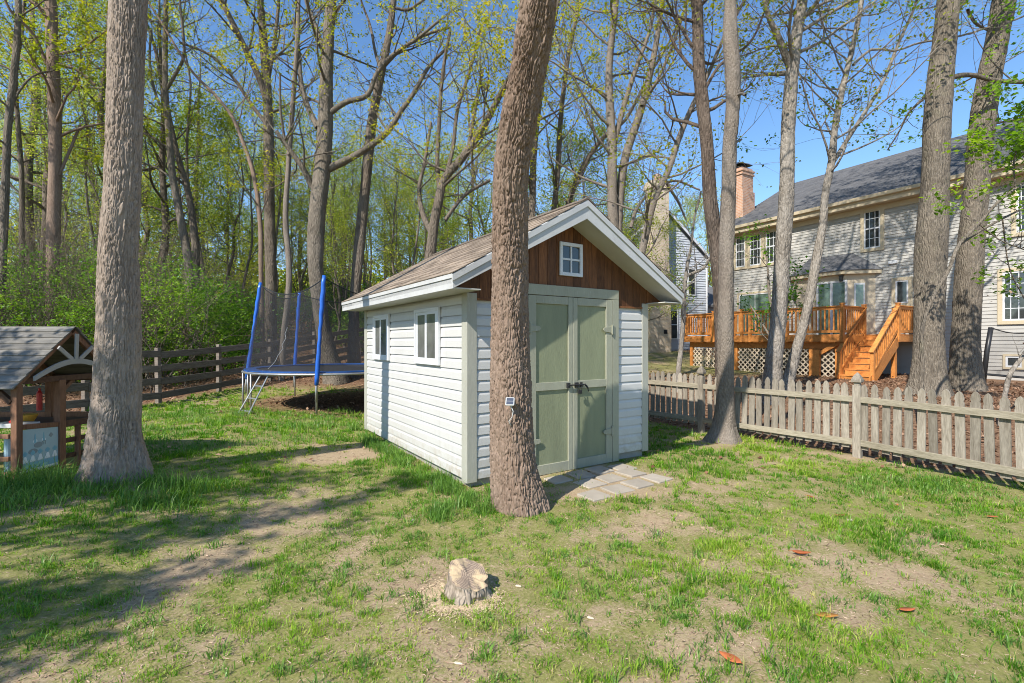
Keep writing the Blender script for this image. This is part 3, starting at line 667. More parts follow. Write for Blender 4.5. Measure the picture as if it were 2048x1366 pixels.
# ------------------------------------------------------------------ tree stump with sawdust
def stump():
    c = gpix(935, 1195, -0.1); z = gz(*c) - 0.03
    t = thing('tree_stump', 'small grey sawn tree stump with slanted cut in the near lawn', 'stump', (c[0], c[1] + 0.04, z))
    nu, nv = 64, 22; V = []; Fc = []
    for i in range(nv + 1):
        f = i / nv
        for j in range(nu):
            a = 2 * math.pi * j / nu
            top = 0.158 + 0.052 * math.cos(a - 2.2) + 0.010 * math.sin(3 * a) + 0.012 * (hsh(np.array([int(a * 4)]), np.array([3]), 2)[0] - .5)
            r = 0.125 + 0.055 * math.exp(-f * 3.2) * (1 + 0.6 * math.cos(4 * a + 1)) + 0.02 * (vnoise(np.array([a * 3.2]), np.array([f * 3]), 5)[0] - .5) - 0.018 * max(0, math.sin(5 * a + 2 * f)) ** 3
            r += 0.010 * (vnoise(np.array([a * 9]), np.array([f * 5]), 7)[0] - .5)
            V.append((r * math.cos(a), r * math.sin(a), f * top))
        if i:
            for j in range(nu):
                k = (j + 1) % nu; Fc.append(((i - 1) * nu + j, (i - 1) * nu + k, i * nu + k, i * nu + j))
    mb = MB(); mb.add(V, Fc)
    mb.build('stump_side', bark_mat('stump_wood', (0.15, 0.115, 0.088, 1), (0.31, 0.25, 0.195, 1), (0.50, 0.42, 0.33, 1), (30, 30, 5), 0.9, 0.02), t, smooth=True)
    ring = V[-nu:]; mb = MB(); W = []; Fc = []; rings = 8
    for q in range(rings):
        s = 1 - q / rings
        for p in ring:
            zc = 0.158; W.append((p[0] * s, p[1] * s, zc + (p[2] - zc) * s + (0.0035 if 0 < q else 0) - 0.012 * (1 - s) + 0.008 * (vnoise(np.array([p[0] * s * 40]), np.array([p[1] * s * 40]), 3)[0] - .5)))
    W.append((0, 0, 0.150))
    for q in range(rings - 1):
        for j in range(nu): Fc.append((q * nu + j, q * nu + (j + 1) % nu, (q + 1) * nu + (j + 1) % nu, (q + 1) * nu + j))
    for j in range(nu): Fc.append(((rings - 1) * nu + j, (rings - 1) * nu + (j + 1) % nu, rings * nu))
    mb.add(W, Fc)
    m = NT('sawn_wood'); v = m.coords((1, 1, 1), False); wv = m.new('ShaderNodeTexWave', wave_type='RINGS', rings_direction='Z'); wv.inputs['Scale'].default_value = 26; wv.inputs['Distortion'].default_value = 1.5; m.link(v, wv.inputs['Vector'])
    m.col(m.mix(m.ramp(m.noise(v, 9, 4), [(0.44, (0, 0, 0, 1)), (0.56, (1, 1, 1, 1))]), m.ramp(wv.outputs['Fac'], [(0, (0.17, 0.12, 0.085, 1)), (1, (0.33, 0.25, 0.18, 1))]), (0.50, 0.37, 0.22, 1)))
    m.b.inputs['Roughness'].default_value = 0.9; m.bump(m.noise(v, 60, 3), 0.5, 0.01)
    mb.build('cut_face', m.m, t, smooth=True)
    rs = np.random.default_rng(2); n = 9000
    a = rs.uniform(0, 6.28, n); r = 0.10 + np.abs(rs.normal(0, .055, n)); x = c[0] - 0.05 + r * np.cos(a) * 1.25; y = c[1] - 0.02 + r * np.sin(a)
    zz = ground_z(x, y) + rs.uniform(0.0, .008, n); th = rs.uniform(0, 6.28, n); s = rs.uniform(.0012, .0038, n); l = s * rs.uniform(1, 3.0, n)
    ux = np.stack([np.cos(th), np.sin(th), rs.uniform(-.3, .3, n)], 1) * l[:, None]; uy = np.stack([-np.sin(th), np.cos(th), rs.uniform(-.4, .4, n)], 1) * s[:, None]
    Pp = np.stack([x, y, zz], 1); Vv = np.stack([Pp - ux - uy, Pp + ux - uy, Pp + ux + uy, Pp - ux + uy], 1).reshape(-1, 3)
    o = mk('sawdust', tri_mesh('sawdust', Vv, np.arange(4 * n).reshape(-1, 4)), M['sawdust'], kind='stuff'); tag(o, 'pale sawdust scattered around the small stump', 'sawdust')
stump()

# ------------------------------------------------------------------ fallen orange leaves and wood chips
def fallen_leaf(px, py, L, ang, label, curl=0.25):
    L = L * 0.8; p = gpix(px, py, -0.1); z = gz(*p) + 0.02
    V = []; Fc = []; n = 9
    for i in range(n):
        f = i / (n - 1); w = 0.22 * L * math.sin(math.pi * f ** 0.8) ** 0.8 if 0 < f < 1 else 0.002
        for j in (-1, 0, 1):
            V.append(((f - .5) * L, j * w, 0.3 * L * curl * (2 * f - 1) ** 2 + abs(j) * w * curl * 1.3))
    for i in range(n - 1):
        for j in (0, 1): Fc.append((i * 3 + j, i * 3 + 3 + j, i * 3 + 4 + j, i * 3 + 1 + j))
    c, s = math.cos(ang), math.sin(ang)
    V = [(x * c - y * s, x * s + y * c, h) for x, y, h in V]
    mb = MB(); mb.add(V, Fc); mb.tube([V[1], tuple(np.array(V[1]) + np.array([-c, -s, .15]) * .18 * L)], 0.0012, 4)
    o = mb.build('fallen_leaf', M['leaf_orange'], None, smooth=True); o.location = (p[0], p[1], z); o.rotation_euler = (random.Random(px).uniform(-.15, .15), random.Random(py).uniform(-.15, .15), 0)
    s_ = o.modifiers.new('thickness', 'SOLIDIFY'); s_.thickness = 0.0008
    tag(o, label, 'leaf', 'orange leaves fallen on the lawn')
fallen_leaf(1460, 1328, .15, 2.2, 'long narrow orange leaf lying nearest the camera on the lawn')
fallen_leaf(1655, 1242, .15, -.25, 'flat orange leaf lying alone on bare soil right of the nearest leaf', .1)
fallen_leaf(1815, 1226, .14, .15, 'dull tan orange leaf half hidden in grass at lower right', .1)
fallen_leaf(1604, 1118, .16, -.5, 'curled bright orange leaf lifted on the grass mid lawn', .5)
fallen_leaf(1680, 1032, .12, .1, 'small orange brown leaf next to a pale chip', .2)
fallen_leaf(1622, 996, .11, -.6, 'twisted brown orange leaf farthest out towards the fence', .5)
fallen_leaf(1985, 1037, .10, -.4, 'small tan leaf on soil near the right edge', .2)
fallen_leaf(1795, 1013, .06, .9, 'tiny russet leaf in short grass before the fence', .3)
def chip(px, py, L, w, ang, label):
    L, w = L * .75, w * .75; p = gpix(px, py); mb = MB()
    mb.prism([(-L / 2, -w * .4, 0), (-L * .2, -w * .6, 0), (L / 2, -w * .2, 0), (L * .45, w * .3, 0), (-L * .1, w * .5, 0), (-L * .45, w * .35, 0)], (0, 0, w * .5))
    o = mb.build('wood_chip', M['chip'], None, bevel=0.002); o.location = (p[0], p[1], gz(*p) + .004); o.rotation_euler = (.1, .08, ang)
    tag(o, label, 'wood chip', 'pale wood chips on the lawn')
chip(1037, 1174, .055, .02, -.3, 'pale wood chip lying just right of the stump')
chip(1181, 1241, .055, .02, -.4, 'pale wood chip on bare soil right of and below the stump')
chip(1085, 1264, .035, .012, -.6, 'thin pale splinter in the grass below the stump')
chip(917, 1331, .06, .018, -.2, 'pale wood chip near the bottom edge below the stump')
chip(1700, 1040, .07, .03, .1, 'pale flat chip beside a small orange leaf')
chip(826, 1043, .055, .03, .5, 'white chip left of the crooked centre trunk')
# ------------------------------------------------------------------ playhouse at the left edge
ph = thing('playhouse', 'small wooden playhouse kitchen with grey board roof beside the big left trunk', 'playhouse', (-4.87, 4.72, 0.15))
RX, RY, RZ, EYN, EYF, EZ = -4.80, 5.28, 1.71, 4.617, 5.945, 1.085
XL = -6.9
nbd = 10; rr = random.Random(5)
for side in (0, 1):
    y_e = EYN if side == 0 else EYF
    for k in range(nbd):
        f0, f1 = k / nbd, (k + 1) / nbd + 0.012
        y0, z0 = y_e + (RY - y_e) * f0, EZ + (RZ - EZ) * f0; y1, z1 = y_e + (RY - y_e) * min(f1, 1), EZ + (RZ - EZ) * min(f1, 1)
        sgn = -1 if side == 0 else 1
        ny_, nz_ = sgn * (RZ - EZ), abs(RY - y_e); ln = math.hypot(ny_, nz_); ny_, nz_ = ny_ / ln, nz_ / ln
        t0 = 0.019; t1 = 0.008; xr = RX + rr.uniform(-.006, .006)
        MB().prism([(XL, y0, z0), (XL, y1, z1), (XL, y1 + ny_ * t1, z1 + nz_ * t1), (XL, y0 + ny_ * t0, z0 + nz_ * t0)], (xr - XL, 0, 0)).build('roof_board', M['playroof'], ph, world=True, bevel=0.002)
def pbeam(name, a, b, w, h, mat, up=(0, 0, 1)): return MB().beam(a, b, w, h, up).build(name, M[mat], ph, world=True, bevel=0.003)
PX = -4.87
pbeam('post', (PX, 4.72, 0.10), (PX, 4.72, 1.12), .062, .062, 'playpost', (0, 1, 0))
pbeam('post', (PX, 5.17, 0.12), (PX, 5.17, 1.14), .072, .072, 'playpost', (0, 1, 0))
pbeam('post', (PX, 5.85, 0.12), (PX, 5.85, 1.12), .072, .072, 'playpost', (0, 1, 0))
pbeam('post', (-5.62, 5.85, 0.12), (-5.62, 5.85, 1.14), .075, .075, 'playpost', (0, 1, 0))
pbeam('post', (-6.7, 4.72, 0.10), (-6.7, 4.72, 1.12), .062, .062, 'playpost', (0, 1, 0))
pbeam('post', (-6.7, 5.85, 0.10), (-6.7, 5.85, 1.12), .062, .062, 'playpost', (0, 1, 0))
pbeam('eave_beam', (-6.75, 4.72, 1.115), (-4.845, 4.72, 1.115), .05, .07, 'playdark')
pbeam('eave_beam', (-6.75, 5.85, 1.115), (-4.845, 5.85, 1.115), .05, .07, 'playdark')
pbeam('tie_beam', (PX, 4.76, 1.155), (PX, 5.83, 1.155), .05, .06, 'playdark')
pbeam('rafter', (RX - .05, 4.68, 1.115), (RX - .05, 5.265, 1.655), .04, .06, 'playpost')
pbeam('rafter', (RX - .05, 5.88, 1.115), (RX - .05, 5.295, 1.655), .04, .06, 'playpost')
pbeam('rafter', (-5.6, 5.88, 1.10), (-5.6, 5.30, 1.65), .04, .06, 'playpost')
pbeam('knee_brace', (PX - .02, 5.17, 0.98), (PX - .02, 5.34, 1.13), .04, .04, 'playpost')
pbeam('knee_brace', (-4.90, 4.70, 0.95), (-5.06, 4.70, 1.09), .04, .05, 'playdark')
# grey arch with its spokes
GXp = -4.79
pts_o = []; pts_i = []
for i in range(17):
    f = i / 16; y = 4.80 + f * 0.93; z = 1.20 + 0.165 * math.sin(math.pi * f)
    pts_o.append((GXp, y, z)); pts_i.append((GXp, y, z - 0.045 - 0.012 * math.sin(math.pi * f)))
MB().prism(pts_o + pts_i[::-1], (0.02, 0, 0)).build('gable_arch', M['playgrey'], ph, world=True)
for (a, b) in (((5.265, 1.36), (5.275, 1.635)), ((5.22, 1.355), (5.06, 1.49)), ((5.31, 1.355), (5.47, 1.49))):
    pbeam('arch_spoke', (GXp + .01, a[0], a[1]), (GXp + .01, b[0], b[1]), .018, .042, 'playgrey', (0, 1, 0) if a[0] == 5.265 else (0, 0, 1))
# side rail, counter, back rail, lower slats
pbeam('top_rail', (PX, 4.752, 0.70), (PX, 5.133, 0.665), .05, .05, 'playpost')
pbeam('top_rail', (PX, 5.208, 0.655), (PX, 5.813, 0.64), .05, .07, 'playdark')
pbeam('slat', (PX, 5.208, 0.47), (PX, 5.813, 0.46), .03, .05, 'playdark')
pbeam('slat', (PX, 5.208, 0.30), (PX, 5.813, 0.29), .03, .05, 'playdark')
pbeam('baluster', (PX + .02, 5.36, 0.14), (PX + .02, 5.36, 0.62), .05, .03, 'playpost', (0, 1, 0))
pbeam('baluster', (PX + .02, 5.60, 0.14), (PX + .02, 5.60, 0.62), .05, .03, 'playpost', (0, 1, 0))
pbeam('back_rail', (-6.66, 5.85, 0.66), (-5.66, 5.85, 0.66), .06, .07, 'playpost')
pbeam('back_rail', (-5.58, 5.85, 0.66), (-4.91, 5.85, 0.66), .06, .07, 'playpost')
pbeam('counter', (-6.66, 5.32, 0.655), (-4.90, 5.32, 0.655), .60, .03, 'playdark')
for z in (0.62, 0.40, 0.25): pbeam('front_slat', (-6.66, 4.69, z), (-4.91, 4.69, z), .024, .045, 'playpost')
pbeam('sill', (PX, 4.752, 0.20), (PX, 5.133, 0.20), .05, .06, 'playdark')
pbeam('floor', (-6.8, 5.28, 0.115), (-4.8, 5.28, 0.115), 1.3, .05, 'playdark')
pbeam('inner_panel', (-5.02, 4.80, 0.16), (-5.02, 4.80, 0.60), .02, .10, 'playpost', (0, 1, 0))
# printed side panel
panel = MB().box((-4.862, 4.753, 0.235), (-4.852, 5.132, 0.668)).build('side_panel', M['panel'], ph, world=True)
def pp(u, v): return 4.758 + 0.37 * u, 0.245 + 0.415 * v
def shape(name, pts, mat, off=0.0015):
    q = [(-4.8515 + off, *pp(u, v)) for u, v in pts]
    MB().prism(q, (0.001, 0, 0)).build(name, M[mat], panel, world=True)
def disc(cx, cy, rx, ry, a0=0, a1=360, n=14): return [(cx + rx * math.cos(R(a0 + (a1 - a0) * i / n)), cy + ry * math.sin(R(a0 + (a1 - a0) * i / n))) for i in range(n + (0 if a1 - a0 == 360 else 1))]
shape('print_band', [(0, .02), (1, .02), (1, .20), (0, .20)], 'panelb', 0)
shape('print_band', [(0, .0), (1, .0), (1, .045), (0, .045)], 'panelw')
for k in range(5):
    u = .06 + k * .21
    shape('print_bush', disc(u, .22, .075, .10, 0, 180), 'panelw', .0005); shape('print_bush', disc(u, .30, .05, .07), 'panelw', .0018)
    for (a, b) in ((0, .40), (-.035, .43), (.035, .43), (0, .46)): shape('print_flower', disc(u + a, b, .03, .035, n=8), 'panelb', .001 + .0006 * (b > .42) + .0003 * (a > 0))
for u in (.34, .58):
    shape('print_utensil', [(u - .035, .66), (u + .035, .66), (u + .008, .88), (u - .008, .88)], 'panelb', .001); shape('print_utensil', disc(u, .70, .06, .05), 'panelw', .0002)
shape('print_pot', disc(.42, .60, .12, .07), 'panelg', .0025); shape('print_pot', disc(.28, .46, .13, .07), 'panelg', .0001)
for u in (.53, .575, .62): shape('print_letter', [(u, .58), (u + .014, .58), (u + .014, .66), (u, .66)], 'panelg', .0012)
shape('print_letter', [(.53, .66), (.634, .66), (.634, .675), (.53, .675)], 'panelg', .0032)
shape('print_diamond', [(.72, .78), (.79, .72), (.86, .78), (.79, .85)], 'panelg', .001)
# toys on the counter and by the posts: things of their own
single('toy_tray', MB().box((-5.30, 4.86, .671), (-4.93, 5.02, .715)), M['plasticw'], 'white plastic tray standing on the playhouse counter', 'tray', (-5.1, 4.94, .671), bevel=.004)
mb = MB(); mb.tube([(-5.16, 5.10, .671), (-5.16, 5.10, .70), (-5.16, 5.10, .76), (-5.16, 5.10, .775)], [.04, .06, .09, .095], 20); single('toy_bowl', mb, M['yellow'], 'yellow toy bowl on the playhouse counter behind the tray', 'bowl', (-5.16, 5.10, .671))
mb = MB(); mb.tube([(-5.12, 4.93, .716), (-5.12, 4.93, .735), (-5.12, 4.93, .745)], [.035, .035, .02], 14); single('toy_cup', mb, M['red'], 'small red toy lid on the white tray', 'toy', (-5.12, 4.93, .716))
mb = MB(); mb.tube([(-5.70, 5.79, .72), (-5.70, 5.79, .93), (-5.70, 5.79, .96), (-5.70, 5.79, .99)], [.028, .028, .012, .012], 12); single('red_bottle', mb, M['red'], 'slim red bottle hanging at the rear playhouse post', 'bottle', (-5.70, 5.79, .69))
mb = MB(); mb.tube([(-5.0, 4.77, .145), (-5.0, 4.77, .60)], .035, 14); single('grey_pipe', mb, M['panel'], 'pale blue grey upright pipe inside the playhouse front rail', 'pipe', (-5.0, 4.77, .145))

# ------------------------------------------------------------------ trampoline
tr = thing('trampoline', 'round trampoline with blue padded poles and black safety net', 'trampoline', (-4.26, 11.67, gz(-4.26, 11.67)))
TC = np.array([-4.26, 11.67]); TR = 2.0; TZ = 0.88
ring = lambda r, z, n=64: [(TC[0] + r * math.cos(2 * math.pi * i / n), TC[1] + r * math.sin(2 * math.pi * i / n), z) for i in range(n)]
rg_ = ring(TR, TZ); MB().tube(rg_ + [rg_[0]], 0.025, 8, False).build('frame_ring', M['steel'], tr, world=True, smooth=True)
def annulus(r0, r1, z0, z1):
    a = ring(r0, z0); b = ring(r1, z1); n = len(a); mb = MB(); mb.add(a + b + [(x, y, z + .025) for x, y, z in a + b], [])
    f = []
    for i in range(n):
        k = (i + 1) % n
        f += [(i, k, n + k, n + i), (2 * n + i, 3 * n + i, 3 * n + k, 2 * n + k), (i, 2 * n + i, 2 * n + k, k), (n + i, n + k, 3 * n + k, 3 * n + i)]
    mb.f = f; mb.m = [0] * len(f); return mb
annulus(1.73, 1.98, TZ + .03, TZ + .03).build('spring_pad', M['pad'], tr, world=True)
mb = MB(); c = ring(1.72, TZ + .012); mb.prism(c, (0, 0, 0.008)); mb.build('jump_mat', M['mat'], tr, world=True)
def on_ring(a): return TC + TR * np.array([math.cos(R(a)), math.sin(R(a))])
for a in (-81, -128, 190, 142, 75, 20, -30, 215):
    p = on_ring(a); z = gz(*p)
    MB().tube([(p[0], p[1], z - .03), (p[0], p[1], TZ)], 0.021, 8).build('leg', M['steel'], tr, world=True, smooth=True)
tops = {}
for a, top in ((-81, pix(648, 551, 9.7)), (190, pix(521, 565, 11.5)), (142, pix(599, 584, 12.9)), (20, np.array([-2.25, 12.5, 2.85])), (75, np.array([-3.9, 13.9, 2.9]))):
    p = on_ring(a); tops[a] = top; lo = np.array([p[0], p[1], TZ - .35]); o = (p - TC) / TR * .05; lo[:2] += o
    t2 = top.copy(); po = MB().tube([lo - np.array([0, 0, .2]), lo, lo + (t2 - lo) * .15], 0.021, 8).build('pole', M['steel'], tr, world=True, smooth=True)
    rs = [0.040 + 0.006 * math.sin(7 * i) for i in range(15)]; pts = [lo + (t2 - lo) * (0.06 + 0.94 * i / 14) + np.array([0.006 * math.sin(3.3 * i), 0, 0]) for i in range(15)]
    MB().tube(pts, rs, 12).build('pole_sleeve', M['blue'], po, world=True, smooth=True)
order = [(-81, 190, -.28), (190, 142, -.22), (142, 75, -.2), (75, 20, -.2), (20, -81, -.3)]
for (a, b, sag) in order:
    A, B = tops[a], tops[b]; n = 14; da = (b - a) % 360; da = da - 360 if da > 180 else da
    rope = [A * (1 - i / n) + B * (i / n) + np.array([0, 0, sag * 4 * (i / n) * (1 - i / n) - .05]) for i in range(n + 1)]
    MB().tube(rope, 0.012, 5).build('net_rope', M['black'], tr, world=True)
    V = []; Fc = []; rows = 6
    for i in range(n + 1):
        g = on_ring(a + da * i / n); bot = np.array([g[0], g[1], TZ + .06])
        for r_ in range(rows + 1):
            f = r_ / rows; q = bot * (1 - f) + rope[i] * f; q[:2] += 0.03 * math.sin(i * 2.1 + r_) * (f * (1 - f)) * 4; V.append(q)
    for i in range(n):
        for r_ in range(rows): Fc.append((i * (rows + 1) + r_, (i + 1) * (rows + 1) + r_, (i + 1) * (rows + 1) + r_ + 1, i * (rows + 1) + r_ + 1))
    mb = MB(); mb.add(V, Fc); mb.build('safety_net', M['net'], tr, world=True, smooth=True)
zz_ = [pix(575, 655, 11.3), pix(570, 668, 11.3), pix(572, 676, 11.25), pix(564, 690, 11.2), pix(566, 697, 11.2), pix(556, 711, 11.1), pix(551, 722, 11), pix(546, 728, 10.9), pix(536, 738, 10.8)]
MB().tube(zz_, 0.006, 5).build('entrance_zip', M['plasticw'], tr, world=True)
ld = thing('trampoline_ladder', 'small grey steel ladder leaning on the trampoline rim', 'ladder', (*pix(486, 835, 9.75)[:2], gz(*pix(486, 835, 9.75)[:2])))
la = [(pix(526, 742, 10.02), pix(477, 836, 9.75)), (pix(541, 742, 9.92), pix(497, 840, 9.65))]
for a, b in la:
    b = b.copy(); b[2] = gz(b[0], b[1]); MB().tube([a + np.array([.06, .08, -.02]), a, b], 0.016, 8).build('side_rail', M['steel'], ld, world=True)
for f in (0.32, 0.58, 0.84):
    a = la[0][0] * (1 - f) + la[0][1] * f; b = la[1][0] * (1 - f) + la[1][1] * f; MB().beam(a, b, .06, .022).build('rung', M['steel'], ld, world=True, bevel=.003)

# ------------------------------------------------------------------ neighbour's house (local x along the facade towards the right, y into the house)
HO = np.array([10.39, 22.79]); HA = math.atan2(-0.867, 0.498)
HZ = 0.55
house = thing('neighbour_house', 'two storey grey lap sided house with cream trim behind the orange deck', 'house', (HO[0], HO[1], HZ), HA)
def hw(px, py, y=0.0):                              # pixel -> (x, z) on the plane y = const of the house frame
    r = (px - CX) / F; ox, oy = HO[0] + .867 * y, HO[1] + .498 * y
    x = (oy * r - ox) / (.498 + .867 * r); d = oy - .867 * x
    return x, CH + (CY - py) / F * d - HZ
HL, HD = 15.5, 11.0; ZE = 6.75 - HZ; ZRG = 9.9 - HZ
mb = MB(); mb.box((0, 0, -.5), (HL, HD, ZE)); mb.prism([(0.0, 0, ZE), (0.0, HD, ZE), (0.0, HD / 2, ZRG - .12)], (HL, 0, 0)); mb.build('wall_core', M['housesiding'], house)
nl = int((ZE - .1) / .115)
for k in range(nl):
    z = 0.12 + k * .115
    MB().prism([(0, 0, z), (0, -.024, z), (0, -.004, z + .115), (0, 0, z + .115)], (HL, 0, 0)).build('siding_lap', M['housesiding'], house)
rl = math.hypot(HD / 2 + .45, (ZRG - ZE)); 
for s in (0, 1):
    Y = lambda y: y if s == 0 else HD - y
    ro = MB().prism([(-.35, Y(-.45), ZE - .02), (-.35, Y(-.45), ZE + .10), (-.35, HD / 2, ZRG + .12), (-.35, HD / 2, ZRG)], (HL + .7, 0, 0)).build('roof', M['shingle_grey'], house)
    if s == 0:
        sm = MB(); nc = 42
        for k in range(nc):                          # shingle courses, joined: too small to pick apart
            f0, f1 = k / nc, (k + 1) / nc
            y0, z0 = -.46 + (HD / 2 + .46) * f0, ZE + .10 + (ZRG - ZE + .02) * f0; y1, z1 = -.46 + (HD / 2 + .46) * f1, ZE + .10 + (ZRG - ZE + .02) * f1
            sm.prism([(-.36, y0, z0 + .004), (-.36, y0, z0 + .022), (-.36, y1, z1 + .008), (-.36, y1, z1 + .002)], (HL + .72, 0, 0))
        sm.build('shingle_courses', M['shingle_grey'], ro, kind='stuff')
MB().box((-.3, -.44, ZE - .22), (HL, -.022, ZE - .025)).build('eave_box', M['housetrim'], house)
MB().box((0.0, -.055, ZE - .42), (HL, -.026, ZE - .225)).build('frieze_board', M['housetrim'], house)
MB().prism([(-.3, -.445, ZE - .04), (-.3, -.55, ZE - .02), (-.3, -.56, ZE + .10), (-.3, -.445, ZE + .085)], (HL + .3, 0, 0)).build('gutter', M['housetrim'], house)
MB().box((-.05, -.055, 0), (.12, -.0255, ZE - .43)).build('corner_board', M['housetrim'], house)
def win(px0, py0, px1, py1, cols=3, rows=4, glass='darkglass', y=0.0, trim=.11, sash=True):
    x0, z1 = hw(px0, py0, y); x1, z0 = hw(px1, py1, y)
    fy = y - .066
    t = MB()
    for (a, b, c, d) in ((x0 - trim, x0, z0 - trim, z1 + trim), (x1, x1 + trim, z0 - trim, z1 + trim), (x0, x1, z1, z1 + trim), (x0, x1, z0 - trim, z0)): t.box((a, fy, c), (b, y - .002, d))
    w = t.build('window', M['housetrim'], house)
    s = MB()
    for (a, b, c, d) in ((x0 + .001, x0 + .05, z0 + .001, z1 - .001), (x1 - .05, x1 - .001, z0 + .001, z1 - .001), (x0 + .0505, x1 - .0505, z0 + .001, z0 + .05), (x0 + .0505, x1 - .0505, z1 - .05, z1 - .001)): s.box((a, fy + .015, c), (b, y - .003, d))
    if sash: s.box((x0 + .0505, fy + .018, (z0 + z1) / 2 - .025), (x1 - .0505, y - .004, (z0 + z1) / 2 + .025))
    s.build('sash', M['white'], w)
    MB().box((x0 + .04, y - .03, z0 + .04), (x1 - .04, y - .004, z1 - .04)).build('pane', M[glass], w)
    if cols > 1:
        g = MB()
        for k in range(1, cols): xx = x0 + (x1 - x0) * k / cols; g.box((xx - .011, y - .038, z0 + .05), (xx + .011, y - .031, z1 - .05))
        for k in range(1, rows):
            if sash and k * 2 == rows: continue
            zq = z0 + (z1 - z0) * k / rows; g.box((x0 + .05, y - .0375, zq - .011), (x1 - .05, y - .0315, zq + .011))
        g.build('muntin', M['white'], w)
    return w
win(1473, 474, 1491, 533); win(1501, 468, 1523, 529); win(1533, 462, 1555, 524)
win(1729, 421, 1762, 494); win(2034, 372, 2062, 462); win(2006, 545, 2072, 640, 4, 4)
win(1792, 562, 1818, 606, 1, 1, sash=False); win(2012, 712, 2045, 735, 1, 1, sash=False, trim=.06)
win(1479, 590, 1545, 689, 2, 1, 'curtain', sash=False, trim=.08)
# bay with sliding door
bx0, _ = hw(1592, 600, 0); bx1, _ = hw(1752, 600, 0); BD = .75
_, bz0 = hw(1660, 672, -BD); _, bz1 = hw(1660, 551, -BD)
fx0, fx1 = bx0 + .45, bx1 - .75
bay = MB().prism([(bx0, 0, -.1), (fx0, -BD, -.1), (fx1, -BD, -.1), (bx1, 0, -.1)], (0, 0, bz1 + .1)).build('bay', M['cream'], house)
mb = MB(); zt_ = bz1 + .85
E = [(bx0 - .25, -.02, bz1 + .12), (fx0 - .15, -BD - .25, bz1 + .12), (fx1 + .15, -BD - .25, bz1 + .12), (bx1 + .25, -.02, bz1 + .12), (bx0 + .55, -.02, zt_), (bx1 - .75, -.02, zt_)]
mb.add(E, [(0, 1, 4), (1, 2, 5, 4), (2, 3, 5), (0, 4, 5, 3), (0, 3, 2, 1)]); mb.build('bay_roof', M['shingle_grey'], bay)
mb = MB(); mb.prism([(bx0 - .2, -.03, bz1 - .02), (fx0 - .12, -BD - .2, bz1 - .02), (fx1 + .12, -BD - .2, bz1 - .02), (bx1 + .2, -.03, bz1 - .02)], (0, 0, .135)); mb.build('bay_cornice', M['housetrim'], bay)
def pane_on(y, px0, py0, px1, py1, parts):
    x0, z1 = hw(px0, py0, y); x1, z0 = hw(px1, py1, y); fr = MB()
    fr.box((x0, y - .05, z0), (x0 + .07, y - .002, z1)); fr.box((x1 - .07, y - .05, z0), (x1, y - .002, z1)); fr.box((x0 + .071, y - .05, z1 - .07), (x1 - .071, y - .002, z1))
    for k in range(1, parts): xx = x0 + (x1 - x0) * k / parts; fr.box((xx - .045, y - .048, z0), (xx + .045, y - .002, z1 - .071))
    d = fr.build('sliding_door', M['white'], house); MB().box((x0 + .06, y - .03, z0), (x1 - .06, y - .004, z1 - .06)).build('pane', M['curtain'], d)
pane_on(-BD, 1634, 566, 1695, 690, 2)
a = np.array([fx1, -BD]); b = np.array([bx1, 0.0]); dd = (b - a) / np.linalg.norm(b - a); nn = np.array([dd[1], -dd[0]]); p0 = a + dd * .36 + nn * .012; p1 = a + dd * .70 + nn * .012
MB().beam((p0[0], p0[1], bz1 - 1.2), (p1[0], p1[1], bz1 - 1.2), .03, 1.7).build('side_light', M['white'], house)
p0 += dd * .05 + nn * .018; p1 += -dd * .05 + nn * .018
MB().beam((p0[0], p0[1], bz1 - 1.2), (p1[0], p1[1], bz1 - 1.2), .008, 1.58).build('side_light_pane', M['curtain'], house)
lx, lz = hw(1683, 551, -BD - .06)
hm = XF[house.name]; lw = hm @ Vector((lx, -BD - .075, lz - .12))
mb = MB(); mb.box((lx - .05, -BD - .13, lz - .22), (lx + .05, -BD - .03, lz - .03)); mb.box((lx - .07, -BD - .15, lz - .03), (lx + .07, -BD - .01, lz - .005)); mb.box((lx - .03, -BD - .03, lz - .16), (lx + .03, -BD + .0, lz - .02))
mb.build('wall_lantern', M['black'], house)
vx, vz = hw(1785, 525); MB().box((vx - .1, -.09, vz - .05), (vx + .16, -.018, vz + .06)).build('wall_vent', M['white'], house)
ch = MB(); ch.box((-.80, .90, -.5), (-.002, 1.85, 8.9 - HZ)); ch.box((-.74, .95, 8.9 - HZ), (-.06, 1.80, 9.70 - HZ)); ch.box((-.79, .90, 9.70 - HZ), (-.01, 1.85, 9.78 - HZ)); ch.box((-.76, .93, 9.78 - HZ), (-.04, 1.82, 9.86 - HZ)); ch.box((-.81, .88, 9.86 - HZ), (.01, 1.87, 9.94 - HZ)); ch.box((-.73, .96, 9.94 - HZ), (-.07, 1.79, 10.05 - HZ))
cho = ch.build('chimney', M['brick_red'], house)
mb = MB(); mb.box((-.7, 1.05, 10.06 - HZ), (-.2, 1.85, 10.12 - HZ)); mb.box((-.6, 1.2, 10.12 - HZ), (-.3, 1.7, 10.28 - HZ)); mb.box((-.75, 1.0, 10.28 - HZ), (-.15, 1.9, 10.32 - HZ)); mb.build('chimney_cap', M['black'], cho)

